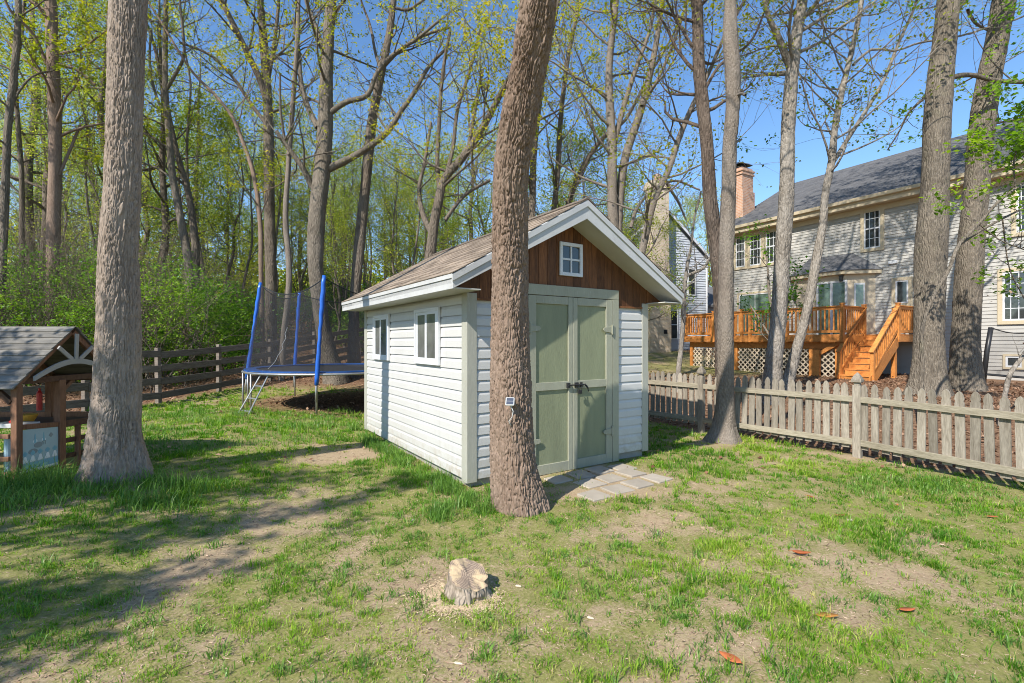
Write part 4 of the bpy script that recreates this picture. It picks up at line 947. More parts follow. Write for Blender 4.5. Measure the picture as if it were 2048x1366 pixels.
# ------------------------------------------------------------------ orange deck with stairs
deck = thing('wooden_deck', 'orange stained timber deck with railings, lattice skirt and stairs', 'deck', (HO[0], HO[1], HZ), HA)
DZ = 1.78 - HZ; RH = .914
poly = [(.28, -.02), (.28, -3.5), (6.51, -3.5), (6.51, -2.0), (7.45, -2.0), (7.45, -.02)]
n = 24; yb_ = -3.48
for k in range(24):
    y0 = -3.48 + k * .1445; x1 = 6.49 if y0 + .14 < -2.0 else 7.43
    MB().box((.30, y0, DZ - .03), (x1, y0 + .139, DZ)).build('deck_board', M['cedar'], deck)
def dbeam(name, a, b, w, h, up=(0, 0, 1), mat='cedar', parent=None): return MB().beam(a, b, w, h, up).build(name, M[mat], parent or deck)
for a, b in zip(poly[:-1], poly[1:]):
    dbeam('rim_board', (a[0], a[1], DZ - .135), (b[0], b[1], DZ - .135), .04, .20)
dbeam('beam', (.45, -3.2, DZ - .36), (6.4, -3.2, DZ - .36), .09, .24)
for x in (.42, 2.55, 6.25): dbeam('post', (x, -3.2, -.6), (x, -3.2, DZ - .245), .14, .14, (0, 1, 0))
dbeam('post', (5.55, -3.28, -.6), (5.55, -3.28, DZ - .5), .34, .10, (0, 1, 0))
dbeam('knee_brace', (5.75, -3.3, DZ - .62), (6.4, -3.3, DZ - .22), .09, .12)
for x in (7.35,): dbeam('post', (x, -2.1, -.6), (x, -2.1, DZ - .24), .12, .12, (0, 1, 0))
def railing(a, b, posts=(), first=True):
    a = np.array(a); b = np.array(b); L = np.linalg.norm(b - a); d = (b - a) / L
    dbeam('handrail', (*a, DZ + RH), (*b, DZ + RH), .13, .035); dbeam('bottom_rail', (*a, DZ + .10), (*b, DZ + .10), .04, .085); dbeam('upper_rail', (*a, DZ + RH - .065), (*b, DZ + RH - .065), .04, .085)
    nbal = int(L / .135)
    for i in range(nbal):
        p = a + d * (i + .5) * L / nbal; dbeam('baluster', (*p, DZ + .145), (*p, DZ + RH - .11), .038, .038, (d[0], d[1], 0))
    for q in posts:
        p = a + d * q; po = dbeam('rail_post', (*p, DZ - .25), (*p, DZ + RH + .06), .10, .10, (d[0], d[1], 0)); dbeam('post_cap', (*p, DZ + RH + .062), (*p, DZ + RH + .10), .13, .13, (d[0], d[1], 0), parent=po)
railing((.30, -.1), (.30, -3.46), (0.05, 1.7, 3.36)); railing((.36, -3.48), (6.45, -3.48), (1.35, 2.6, 2.95, 4.35)); railing((6.49, -3.46), (6.49, -2.06), (0.0, 1.40)); railing((7.43, -2.02), (7.43, -.1), (0.0, 1.8))
railing((6.60, -.35), (7.36, -.35), ())
NS = 8; ry_ = (DZ - (.30 - HZ)) / NS; run = 1.68 / (NS - 1)
for k in range(NS):
    z = DZ - (k + 1) * ry_; y = -2.02 - k * run
    dbeam('riser', (6.57, y, z + ry_ / 2 - .02), (7.38, y, z + ry_ / 2 - .02), .02, ry_ - .035)
    if k < NS - 1: dbeam('tread', (6.56, y - run / 2 - .015, z), (7.39, y - run / 2 - .015, z), run + .03, .035)
for x in (6.51, 7.43):
    zb0, zb1 = DZ - .12, .30 - HZ + .02
    st = MB().prism([(x - .02, -2.04, DZ - .02), (x - .02, -2.04, DZ - .40), (x - .02, -3.55, zb1 - .05), (x - .02, -3.85, zb1 - .05), (x - .02, -3.85, zb1 + .15)], (.04, 0, 0)).build('stringer', M['cedar'], deck)
    top = np.array([x, -2.06, DZ + RH - .02]); bot = np.array([x, -3.66, DZ + RH - 1.42])
    dbeam('stair_handrail', top + np.array([0, .02, .03]), bot + np.array([0, -.12, -.06]), .13, .035); dbeam('stair_rail', top + np.array([0, 0, -.06]), bot + np.array([0, 0, -.06]), .04, .085); dbeam('stair_rail', top + np.array([0, 0, -.72]), bot + np.array([0, 0, -.72]), .04, .085)
    dbeam('newel_post', (x, -3.68, .25 - HZ), (x, -3.68, bot[2] + .0), .10, .10, (0, 1, 0))
    for i in range(11):
        p = top * (1 - (i + .6) / 11.4) + bot * ((i + .6) / 11.4); dbeam('baluster', (p[0], p[1], p[2] - .70), (p[0], p[1], p[2] - .07), .038, .038, (0, 1, 0))
def lattice(x0, x1, y, z0, z1):
    mb = MB(); s = .19; h = z1 - z0
    for sg in (1, -1):
        u = x0 - h
        while u < x1 + h:
            a, b = (u, z0), (u + h, z1)
            if sg < 0: a, b = (u + h, z0), (u, z1)
            (ax_, az), (bx_, bz) = a, b
            lo, hi = (ax_, az), (bx_, bz)
            if lo[0] > hi[0]: lo, hi = hi, lo
            if hi[0] > x0 and lo[0] < x1:
                t0 = max(0, (x0 - lo[0]) / (hi[0] - lo[0])); t1 = min(1, (x1 - lo[0]) / (hi[0] - lo[0]))
                if t1 - t0 > .03:
                    q0 = (lo[0] + (hi[0] - lo[0]) * t0, y + sg * .004, lo[1] + (hi[1] - lo[1]) * t0); q1 = (lo[0] + (hi[0] - lo[0]) * t1, y + sg * .004, lo[1] + (hi[1] - lo[1]) * t1)
                    mb.beam(q0, q1, .007, .042)
            u += s
    mb.build('lattice_panel', M['lattice'], deck, kind='stuff')
lattice(.5, 2.46, -3.24, -.35, DZ - .49); lattice(2.64, 5.36, -3.24, -.35, DZ - .49); lattice(5.74, 6.4, -3.24, -.35, DZ - .49)

# ------------------------------------------------------------------ second house far behind
a_ = math.atan2(.3, .95); RP = np.array([12.1, 30.0]); W2 = 6.3
H2O = RP - np.array([math.cos(a_), math.sin(a_)]) * W2
Z2 = 1.0
h2 = thing('far_house', 'pale blue white gabled house with tall tan brick chimney', 'house', (H2O[0], H2O[1], Z2), a_)
ze, zr = 6.8 - Z2, 9.55 - Z2
MB().prism([(0, 0, -.6), (W2, 0, -.6), (W2, 0, ze), (W2 / 2, 0, zr), (0, 0, ze)], (0, 11, 0)).build('wall_core', M['bluehouse'], h2)
mb = MB()
for k in range(int(zr / .15)):
    z = .1 + k * .15; hwid = W2 / 2 if z + .15 < ze else max(0, W2 / 2 * (zr - z - .15) / (zr - ze))
    if hwid > .1: mb.prism([(W2 / 2 - hwid, -.002, z), (W2 / 2 - hwid, -.040, z), (W2 / 2 - hwid, -.004, z + .15)], (2 * hwid, 0, 0))
mb.build('siding_laps', M['bluehouse'], h2, kind='stuff')
for s in (0, 1):
    Xf = lambda x: x if s == 0 else W2 - x
    sl2 = (zr - ze) / (W2 / 2); r2 = MB().prism([(Xf(-.3), -.25, ze - .3 * sl2 + .02), (W2 / 2, -.25, zr + .02), (W2 / 2, -.25, zr + .2), (Xf(-.3), -.25, ze - .3 * sl2 + .2)], (0, 11.5, 0)).build('roof', M['shingle_grey'], h2)
    MB().prism([(Xf(-.3), -.275, ze - .3 * sl2 - .02), (W2 / 2, -.275, zr - .02), (W2 / 2, -.275, zr + .17), (Xf(-.3), -.275, ze - .3 * sl2 + .17)], (0, .024, 0)).build('barge_board', M['white'], r2)
cx2 = W2 / 2 - .62
mb = MB(); mb.box((cx2 - .72, -.75, -.6), (cx2 + .72, -.024, 1.6)); mb.prism([(cx2 - .72, -.75, 1.6), (cx2 + .72, -.75, 1.6), (cx2 + .58, -.75, 5.2), (cx2 - .62, -.75, 5.2)], (0, .725, 0)); mb.box((cx2 - .58, -.75, 5.2), (cx2 + .56, -.024, 11.0 - Z2)); mb.box((cx2 - .66, -.83, 10.55 - Z2), (cx2 + .64, .05, 10.85 - Z2))
c2 = mb.build('chimney', M['brick_tan'], h2)
mb = MB(); mb.tube([(cx2, -.4, 11.0 - Z2), (cx2, -.4, 11.45 - Z2)], .2, 10); mb.build('chimney_pot', M['brick_red'], c2)
MB().box((cx2 + .2, -.756, 1.0), (cx2 + .45, -.7505, 1.25)).build('ash_door', M['black'], c2)
def w2(x0, x1, z0, z1):
    f = MB()
    for (a, b, c, d) in ((x0 - .08, x0, z0 - .08, z1 + .08), (x1, x1 + .08, z0 - .08, z1 + .08), (x0, x1, z1, z1 + .08), (x0, x1, z0 - .08, z0), (x0, x1, (z0 + z1) / 2 - .03, (z0 + z1) / 2 + .03)): f.box((a, -.08, c), (b, -.03, d))
    w = f.build('window', M['white'], h2); MB().box((x0, -.06, z0), (x1, -.032, z1)).build('pane', M['darkglass'], w)
w2(5.0, 5.45, 3.45, 5.0); w2(3.55, 4.15, .75, 2.4)
lw_ = MB(); lw_.box((W2 + .004, .6, -.6), (W2 + 3.2, 6, 2.9)); lw_.build('side_wing', M['bluehouse'], h2)
MB().prism([(W2 + .006, .3, 2.75), (W2 + 3.3, .3, 2.75), (W2 + 3.3, 3.2, 4.3), (W2 + .006, 3.2, 4.3)], (0, 0, .12)).build('wing_roof', M['shingle_grey'], h2)
MB().tube([(W2 + .05, -.06, 0), (W2 + .05, -.06, ze - .1)], .05, 8).build('downspout', M['white'], h2)

# ------------------------------------------------------------------ neighbour's dark net enclosure at the right edge
ne = thing('net_enclosure', 'black padded pole with dark netting against the grey house at right', 'trampoline', (*pix(1968, 745, 12.6)[:2], gz(*pix(1968, 745, 12.6)[:2])))
a = pix(1966, 748, 12.6); b = pix(1982, 655, 12.6); MB().tube([a - np.array([0, 0, .3]), a * .5 + b * .5, b], .055, 10).build('padded_pole', M['black'], ne, world=True, smooth=True)
c = pix(2120, 645, 12.0); e = pix(2105, 760, 12.0); MB().tube([e - np.array([0, 0, .3]), c], .055, 10).build('padded_pole', M['black'], ne, world=True, smooth=True)
V = []; Fc = []; n = 14
for i in range(n + 1):
    f = i / n; t = b * (1 - f) + c * f; t[2] -= .35 * 4 * f * (1 - f) * .6; q = a * (1 - f) + e * f
    for r_ in range(5): V.append(q * (1 - r_ / 4) + t * (r_ / 4))
for i in range(n):
    for r_ in range(4): Fc.append((i * 5 + r_, i * 5 + 5 + r_, i * 5 + 6 + r_, i * 5 + 1 + r_))
mb = MB(); mb.add(V, Fc); mb.build('netting', M['net'], ne, world=True, smooth=True)
MB().tube([V[i * 5 + 4] for i in range(n + 1)], .015, 5).build('net_rope', M['black'], ne, world=True); MB().tube([V[i * 5] for i in range(n + 1)], .03, 6).build('frame_tube', M['black'], ne, world=True)
# ------------------------------------------------------------------ trees
def smooth_path(P, n):
    P = np.asarray(P, float); m = len(P); out = []
    t = np.concatenate([[0], np.cumsum(np.linalg.norm(np.diff(P[:, :3], axis=0), axis=1))])
    u = np.linspace(0, t[-1], n)
    # Catmull-Rom style: interpolate with finite-difference tangents
    T = np.gradient(P, t, axis=0)
    k = np.clip(np.searchsorted(t, u, side='right') - 1, 0, m - 2)
    h = (t[k + 1] - t[k])[:, None]; s = ((u - t[k]) / (t[k + 1] - t[k]))[:, None]
    return (2 * s ** 3 - 3 * s ** 2 + 1) * P[k] + (s ** 3 - 2 * s ** 2 + s) * h * T[k] + (-2 * s ** 3 + 3 * s ** 2) * P[k + 1] + (s ** 3 - s ** 2) * h * T[k + 1]
def cosf(px): return F / math.hypot(F, px - CX)
def px_path(pts, d, dd=0.0):
    out = []
    n = len(pts)
    for i, q in enumerate(pts):
        di = q[3] if len(q) > 3 else d + dd * i / max(1, n - 1); p = pix(q[0], q[1], di)
        out.append([p[0], p[1], p[2], max(0.004, q[2] / 2 / F * di * cosf(q[0]))])
    return np.array(out)
def extend(path, h, rend, rng, bend=0.12):
    p = path[-1].copy(); t = path[-1][:3] - path[-3][:3]; t /= np.linalg.norm(t); t = t * 0.75 + np.array([0, 0, .35]); t /= np.linalg.norm(t)
    n = 6; L = h / n; q = [r for r in path]; r0 = p[3]
    for i in range(n):
        t = t + np.array([rng.uniform(-bend, bend), rng.uniform(-bend, bend), .05]); t /= np.linalg.norm(t)
        p = np.append(p[:3] + t * L, r0 + (rend - r0) * (i + 1) / n); q.append(p)
    return np.array(q)
def bark_cells(u, v, per, seed):
    iu = np.floor(u); iv = np.floor(v); F1 = np.full(u.shape, 9.); F2 = np.full(u.shape, 9.)
    for du in (-1, 0, 1):
        for dv in (-1, 0, 1):
            cu = iu + du; cv = iv + dv; cm = np.mod(cu, per)
            dx = cu + 0.15 + 0.7 * hsh(cm, cv, seed) - u; dy = cv + 0.05 + 0.9 * hsh(cm, cv, seed + 1) - v
            dist = np.sqrt(dx * dx + (dy * 0.8) ** 2); m = dist < F1
            F2 = np.where(m, F1, np.minimum(F2, dist)); F1 = np.where(m, dist, F1)
    return F2 - F1
def bark_trunk(path, nu, rows, cellw, cellh, depth, seed, flare=0.0, lobes=5):
    P = smooth_path(path, rows); C = P[:, :3]; rad = P[:, 3]
    T = np.gradient(C, axis=0); T /= np.linalg.norm(T, axis=1)[:, None]
    a = np.cross(T, np.array([0, 1., 0])); a /= np.linalg.norm(a, axis=1)[:, None]; b = np.cross(T, a)
    th = np.linspace(0, 2 * math.pi, nu, endpoint=False); L = np.concatenate([[0], np.cumsum(np.linalg.norm(np.diff(C, axis=0), axis=1))])
    per = max(6, int(round(2 * math.pi * rad.mean() / cellw)))
    TH, LL = np.meshgrid(th, L)
    u = TH / (2 * math.pi) * per; v = LL / cellh
    u = u + 0.55 * np.sin(v * 0.55 + 2.1 * np.sin(TH * 3)) + 0.16 * np.sin(v * 2.3 + TH * 5)
    v = v + 0.22 * np.sin(TH * 7 + np.sin(v))
    def pn(a_, b_, p_, sd):                           # value noise, periodic round the trunk
        i_ = np.floor(a_); j_ = np.floor(b_); fa = a_ - i_; fb = b_ - j_; fa = fa * fa * (3 - 2 * fa); fb = fb * fb * (3 - 2 * fb); i0 = np.mod(i_, p_); i1 = np.mod(i_ + 1, p_)
        return (hsh(i0, j_, sd) * (1 - fa) + hsh(i1, j_, sd) * fa) * (1 - fb) + (hsh(i0, j_ + 1, sd) * (1 - fa) + hsh(i1, j_ + 1, sd) * fa) * fb
    ridge = sst(0.0, 0.15, np.abs(pn(u, v * .38, per, seed + 20) - .5)); rid2 = sst(0.0, 0.22, np.abs(pn(u * 2 + 7, v * 1.1, per * 2, seed + 21) - .5))
    e = bark_cells(u, v * .85, per, seed); crack = sst(0.0, 0.20, e)
    h = 0.66 * ridge * (0.35 + 0.65 * crack) + 0.28 * rid2 + 0.25 * ridge * hsh(np.floor(u), np.floor(v * 1.5), seed + 9) * crack + 0.14 * (fbm(u * 3, v * 3, seed, 3) - .5)
    z0 = L * 0
    fl = 1 + flare * np.exp(-(LL) / 0.34) * (1 + 0.55 * np.cos(lobes * TH + seed) + 0.3 * np.cos((lobes + 2) * TH + 2.0)) + 0.035 * np.cos(3 * TH + LL * .9) + 0.03 * np.cos(2 * TH - LL * 1.7 + 1)
    big = 0.6 + 0.9 * fbm(TH * 3, LL * 2.2, seed + 3, 3)
    rr = rad[:, None] * fl - depth * 1.1 + depth * h * big + 0.02 * rad[:, None] * (fbm(np.cos(TH) * 2 + 9, LL * 2.5 + np.sin(TH) * 2, seed + 4, 3) - .5) * 2
    V = C[:, None, :] + rr[..., None] * (np.cos(TH)[..., None] * a[:, None, :] + np.sin(TH)[..., None] * b[:, None, :])
    ix = np.arange(rows * nu).reshape(rows, nu); nx_ = np.roll(ix, -1, 1)
    q = np.stack([ix[:-1], nx_[:-1], nx_[1:], ix[1:]], -1).reshape(-1, 4)
    return V.reshape(-1, 3), q
def leaf_mesh(name, pts, size, rng, var=0.35, flat=0.35, asp=0.62):
    P = np.asarray(pts, float).reshape(-1, 3); n = len(P)
    s = size * rng.uniform(.6, 1.25, n); a = rng.uniform(0, 6.283, n); el = rng.normal(-.15, .5, n)
    d = np.stack([np.cos(a) * np.cos(el), np.sin(a) * np.cos(el), np.sin(el)], 1)
    up = rng.normal(0, 1, (n, 3)) * flat + np.array([0, 0, 1.]); w = np.cross(d, up); w /= (np.linalg.norm(w, axis=1)[:, None] + 1e-9); nn = np.cross(w, d)
    s = s[:, None]
    V = np.stack([P, P + d * s * .5 + w * s * asp * .5 + nn * s * .08, P + d * s, P + d * s * .5 - w * s * asp * .5 + nn * s * .08], 1).reshape(-1, 3)
    me = tri_mesh(name, V, np.arange(4 * n).reshape(-1, 4))
    cl = fbm(P[:, 0] * 1.3 + P[:, 2], P[:, 1] * 1.3 + P[:, 2] * .7, 11, 2); vv = np.clip(0.5 + 1.3 * (cl - .5) + rng.normal(0, var * .5, n), 0, 1)
    at = me.attributes.new('var', 'FLOAT', 'POINT'); at.data.foreach_set('value', np.repeat(vv, 4).astype(np.float32))
    return me
def grow(mb, lv, p, d, L, r, depth, rng, lpt=6, spread=.06, up=.07, kids=4, wander=.2, sides=None):
    n = 4 if L < 1.2 else 6
    pts = [np.array(p, float)]; d = np.array(d, float); d /= np.linalg.norm(d)
    for i in range(n):
        d = d + rng.normal(0, wander, 3) * .6 + np.array([0, 0, up]); d /= np.linalg.norm(d); pts.append(pts[-1] + d * L / n)
    pts = np.array(pts); f = np.linspace(0, 1, n + 1); rad = r * (1 - .75 * f)
    mb.tube(pts, rad, sides or (3 if r < .02 else 5 if r < .06 else 7), False)
    if depth <= 0:
        k = rng.poisson(lpt)
        if k:
            t = np.where(rng.uniform(0, 1, k) < .65, rng.uniform(.82, 1.06, k), rng.uniform(.25, 1.0, k)) * n; i = np.clip(t.astype(int), 0, n - 1); q = pts[i] + (pts[i + 1] - pts[i]) * (t - i)[:, None]
            lv.append(q + rng.normal(0, spread, (k, 3)))
        return
    k = max(2, int(rng.normal(kids, .8)))
    for j in range(k):
        t = (0.25 + 0.75 * (j + rng.uniform(0, 1)) / k); i = min(int(t * n), n - 1); q = pts[i] + (pts[i + 1] - pts[i]) * (t * n - i)
        ax_ = rng.normal(0, 1, 3); side = np.cross(d, ax_); side /= (np.linalg.norm(side) + 1e-9)
        dd = (pts[min(i + 1, n)] - pts[i]); dd /= np.linalg.norm(dd); an = rng.uniform(.45, .95)
        grow(mb, lv, q, dd * math.cos(an) + side * math.sin(an), L * rng.uniform(.38, .62), max(.0035, r * (1 - .75 * t) * .62), depth - 1, rng, lpt, spread, up, kids, wander)
    grow(mb, lv, pts[-1], d, L * .45, max(.0035, r * .25), depth - 1, rng, lpt, spread, up, kids, wander)
def path_at(path, f):
    x = f * (len(path) - 1); i = min(int(x), len(path) - 2); return path[i] + (path[i + 1] - path[i]) * (x - i)
def px_tree(name, label, d, trunk, bark, limbs=(), leaf='leaf_young', seed=1, ext=4.0, rend=.03, dd=0.0, hires=None, twigs=(14, .35, 1.0), tl=1.6, tdepth=2, lpt=5, lsize=.085, group=None, base_z=None, flare=.35, sides=14, kids=4, ltw=5):
    rng = np.random.default_rng(seed); rr_ = random.Random(seed)
    path = px_path(trunk, d, dd)
    b0 = path[0].copy(); g = gz(b0[0], b0[1]) if base_z is None else base_z
    if b0[2] > g - .1:                                # carry the trunk down into the soil
        k = path[0] - path[1]; k = k / max(1e-6, -k[2]) if k[2] < -1e-3 else np.array([0, 0, -1, 0.]); k[:2] *= .4; k[3] = 0; k[2] = -1; low = b0 + k * (b0[2] - (g - .25)); low[3] = b0[3] * 1.02
        path = np.vstack([low[None], path])
    full = extend(path, ext, rend, rr_) if ext > 0 else path
    root = thing(name, label, 'tree', (b0[0], b0[1], gz(b0[0], b0[1])), 0, group)
    if hires:
        V, q = bark_trunk(path, *hires); Mi = np.array(XF[root.name].inverted()); V = V + Mi[:3, 3]
        me = tri_mesh('trunk', V, q); me.polygons.foreach_set('use_smooth', [True] * len(me.polygons)); mk('trunk', me, M[bark], root)
        if ext > 0: MB().tube(smooth_path(full[len(path) - 1:], 20)[:, :3], smooth_path(full[len(path) - 1:], 20)[:, 3] * np.linspace(.97, 1, 20), 16, False).build('upper_trunk', M[bark], root, True, True)
    else:
        n = 46; V, q = bark_trunk(full, 36 if full[:, 3].max() > .12 else 20, 150, .05, .16, min(.014, full[:, 3].max() * .06), seed, flare, 4)
        Mi = np.array(XF[root.name].inverted()); me = tri_mesh('trunk', V + Mi[:3, 3], q); me.polygons.foreach_set('use_smooth', [True] * len(me.polygons)); mk('trunk', me, M[bark], root)
    br = MB(); lv = []; S = smooth_path(full, 80)
    n0, f0, f1 = twigs
    for i in range(n0):
        f = f0 + (f1 - f0) * (i + rng.uniform(0, 1)) / n0; p = path_at(S, min(f, 1)); a = rng.uniform(0, 6.28); e = rng.uniform(.15, .8)
        grow(br, lv, p[:3], (math.cos(a) * math.cos(e), math.sin(a) * math.cos(e), math.sin(e)), tl * rng.uniform(.6, 1.3), max(.012, min(p[3] * .35, .05)), tdepth, rng, lpt, kids=kids)
    for lm in limbs:
        lp = px_path(lm, d + dd * .5, rng.uniform(-.8, .8)); 
        if lm[-1][1] < 30: lp = extend(lp, 2.0, .02, rr_)
        Q = smooth_path(lp, 24); br.tube(Q[:, :3], Q[:, 3], 9, False)
        for j in range(ltw):
            p = path_at(Q, rng.uniform(.3, 1.0)); a = rng.uniform(0, 6.28); e = rng.uniform(-.1, .9); grow(br, lv, p[:3], (math.cos(a) * math.cos(e), math.sin(a) * math.cos(e), math.sin(e)), tl * rng.uniform(.4, .9), max(.008, p[3] * .4), max(1, tdepth - 1), rng, lpt, kids=kids)
    if br.v: br.build('branches', M[bark], root, True, True)
    if lv:
        Lp = np.vstack(lv) - np.array(root.location); mk('crown', leaf_mesh('crown', Lp, lsize, rng), M[leaf], root)
    return root

px_tree('oak_tree', 'stout straight grey barked trunk between the playhouse and the lawn', 5.0, [(234, 985, 122), (235, 930, 112), (231, 880, 104), (234, 790, 98), (236, 700, 93), (237, 600, 88), (238, 500, 83), (244, 400, 79), (248, 300, 77), (253, 150, 76), (256, 60, 77), (258, -10, 77)], 'bark_a',
        hires=(270, 560, .020, .11, .018, 3, .50, 5), ext=7, rend=.06, twigs=(10, .72, 1.0), tl=3.0, tdepth=2, lpt=2, seed=11)
t2 = px_tree('crooked_tree', 'thick bent trunk with blocky bark right in front of the shed corner', 4.74, [(1044, 1060, 112), (1040, 1015, 104), (1030, 950, 91), (1024, 850, 85), (1020, 700, 81), (1019, 560, 76, 4.68), (1019, 450, 75, 4.58), (1021, 350, 71, 4.44), (1034, 250, 72, 4.30), (1053, 150, 70, 4.16), (1066, 75, 72, 4.05), (1079, -10, 73, 3.94)], 'bark_b',
        hires=(260, 560, .022, .085, .026, 7, .16, 4), ext=7, rend=.06, twigs=(9, .75, 1.0), tl=3.0, tdepth=2, lpt=2, seed=12)
# solar light fixed to the crooked trunk
sp = pix(1020, 803, 4.47)
sl = thing('solar_light', 'small white solar panel light fixed to the crooked trunk', 'light', tuple(sp))
o = MB().box((-.042, -.008, -.04), (.042, .008, .04)).build('panel_case', M['plasticw'], sl, bevel=.006); o.rotation_euler = (R(-28), 0, R(-8)); o.location = (0, 0, 0)
o2 = MB().box((-.033, -.0105, -.031), (.033, -.0082, .031)).build('solar_cell', M['solar'], o)
for zc in (-.0, ): MB().box((-.033, -.0112, -.001), (.033, -.0106, .001)).build('cell_line', M['plasticw'], o)
MB().tube([(0, .0, -.02), (.01, .05, -.05), (.012, .14, -.05)], .012, 8).build('bracket', M['plasticw'], sl, smooth=True)
MB().tube([(.005, .02, -.04), (.03, .0, -.09), (.02, .03, -.15), (-.01, .04, -.19), (.01, .05, -.24)], .004, 6).build('cable', M['plasticw'], sl, smooth=True)

px_tree('lawn_tree', 'slim grey barked tree standing on the lawn before the picket fence', 8.0, [(1447, 885, 74), (1448, 862, 52), (1450, 830, 42), (1451, 750, 37), (1452, 600, 34), (1453, 490, 31), (1457, 380, 31), (1459, 293, 30), (1466, 200, 31), (1464, 120, 33), (1461, 75, 31), (1460, -10, 23)], 'bark_c',
        limbs=[[(1475, 190, 7), (1483, 187, 6), (1491, 190, 5)], [(1470, 286, 6), (1478, 281, 5), (1483, 279, 4)]], ext=5, twigs=(14, .7, 1.0), tl=2.6, lpt=4, seed=13, kids=5, flare=.2, ltw=0)
px_tree('dark_trunk_tree', 'dark shaggy trunk rising directly behind the slim lawn tree', 10.6, [(1449, 800, 36), (1446, 690, 34), (1440, 560, 32), (1432, 490, 31), (1420, 402, 29), (1414, 293, 27), (1399, 146, 25), (1392, -10, 23)], 'bark_g',
        limbs=[[(1404, 190, 7), (1440, 130, 6), (1500, 85, 5), (1530, 20, 4)]], ext=6, twigs=(24, .40, 1.0), tl=2.6, tdepth=2, lpt=5, seed=14, kids=5)
px_tree('leaning_stem_tree', 'bare stem leaning right from behind the shed roof to the dark trunk', 12.0, [(1278, 530, 15), (1290, 476, 15), (1308, 402, 14), (1337, 340, 13), (1359, 274, 12), (1390, 201, 10), (1420, 140, 8)], 'bark_c',
        limbs=[[(1262, 455, 7), (1272, 420, 7), (1290, 395, 6), (1318, 372, 6), (1345, 362, 5), (1400, 380, 4)], [(1330, 360, 7), (1345, 385, 6), (1357, 405, 5), (1372, 440, 3)]], ext=3, twigs=(26, .3, 1.0), tl=2.0, tdepth=2, lpt=3, seed=15, kids=5)
px_tree('pale_twin_tree', 'pale slender twin stemmed tree rising behind the shed ridge', 13.0, [(1229, 480, 24), (1226, 439, 22), (1224, 285, 19), (1218, 146, 15), (1231, -10, 13)], 'bark_c',
        limbs=[[(1235, 470, 18), (1237, 439, 17), (1249, 322, 17), (1282, 220, 15), (1308, 110, 12), (1326, 0, 9)], [(1228, 290, 12), (1240, 240, 11), (1275, 128, 9), (1301, 55, 7), (1310, 0, 6)], [(1284, 212, 8), (1320, 150, 7), (1345, 90, 6), (1372, 10, 5)]], ext=5, twigs=(24, .35, 1.0), tl=2.4, lpt=6, seed=16, ltw=12, kids=5)
px_tree('mottled_fork_tree', 'mottled pale trunk forking high up, behind the picket fence by the deck', 11.0, [(1543, 790, 44), (1547, 737, 38), (1557, 640, 35), (1565, 500, 33), (1572, 400, 33), (1576, 256, 30), (1584, 150, 27), (1594, 70, 25), (1606, -10, 23)], 'bark_f',
        limbs=[[(1580, 135, 16), (1572, 112, 16), (1553, 66, 14), (1538, 35, 11), (1529, 0, 9)], [(1602, 40, 10), (1625, 15, 9), (1645, -10, 8)]], ext=5, twigs=(34, .52, 1.0), tl=2.6, lpt=4, seed=17, kids=5)
px_tree('leaning_forked_tree', 'thin trunk leaning right and forking in front of the deck railing', 11.6, [(1570, 790, 27), (1583, 737, 24), (1614, 622, 21), (1635, 508, 20), (1644, 460, 18), (1651, 384, 17), (1662, 329, 17), (1670, 256, 14), (1688, 165, 13), (1706, 92, 12), (1724, -10, 11)], 'bark_f',
        limbs=[[(1660, 335, 10), (1684, 296, 10), (1721, 238, 9), (1765, 165, 8), (1798, 84, 7), (1834, 0, 6)], [(1706, 130, 7), (1745, 98, 6), (1790, 102, 5), (1830, 88, 5), (1920, 72, 5), (1990, 50, 5), (2060, 25, 5)]], ext=4, twigs=(38, .40, 1.0), tl=2.4, lpt=5, seed=18, leaf='leaf_young', ltw=12, kids=5)
px_tree('massive_oak', 'massive grey ridged trunk, left of the pair behind the fence', 11.0, [(1857, 800, 92), (1858, 760, 78), (1858, 700, 68), (1860, 600, 67), (1863, 490, 68), (1868, 400, 64), (1873, 256, 60), (1880, 160, 56), (1890, 80, 53), (1899, -10, 52)], 'bark_d',
        limbs=[[(1892, 160, 14), (1915, 152, 14), (1940, 150, 12), (1985, 160, 12), (2060, 165, 11)], [(1905, 30, 16), (1925, 5, 14), (1950, -20, 12)], [(1850, 195, 7), (1818, 225, 5), (1800, 260, 4), (1775, 300, 3)]], ext=6, rend=.1, twigs=(18, .62, 1.0), tl=3.0, lpt=18, lsize=.10, seed=19, flare=.3, leaf='leaf_maple')
px_tree('broad_oak', 'broad leaning grey trunk, right of the pair behind the fence', 11.8, [(1934, 815, 98), (1934, 780, 80), (1931, 700, 66), (1936, 600, 61), (1942, 490, 58), (1952, 380, 57), (1963, 256, 56), (1978, 160, 55), (1995, 80, 54), (2011, -10, 53)], 'bark_d',
        limbs=[[(1965, 250, 8), (2000, 245, 7), (2050, 235, 6)], [(1935, 20, 8), (1950, 45, 7), (1975, 60, 6)]], ext=6, rend=.1, twigs=(16, .62, 1.0), tl=3.0, lpt=18, lsize=.10, seed=20, flare=.35, leaf='leaf_maple')
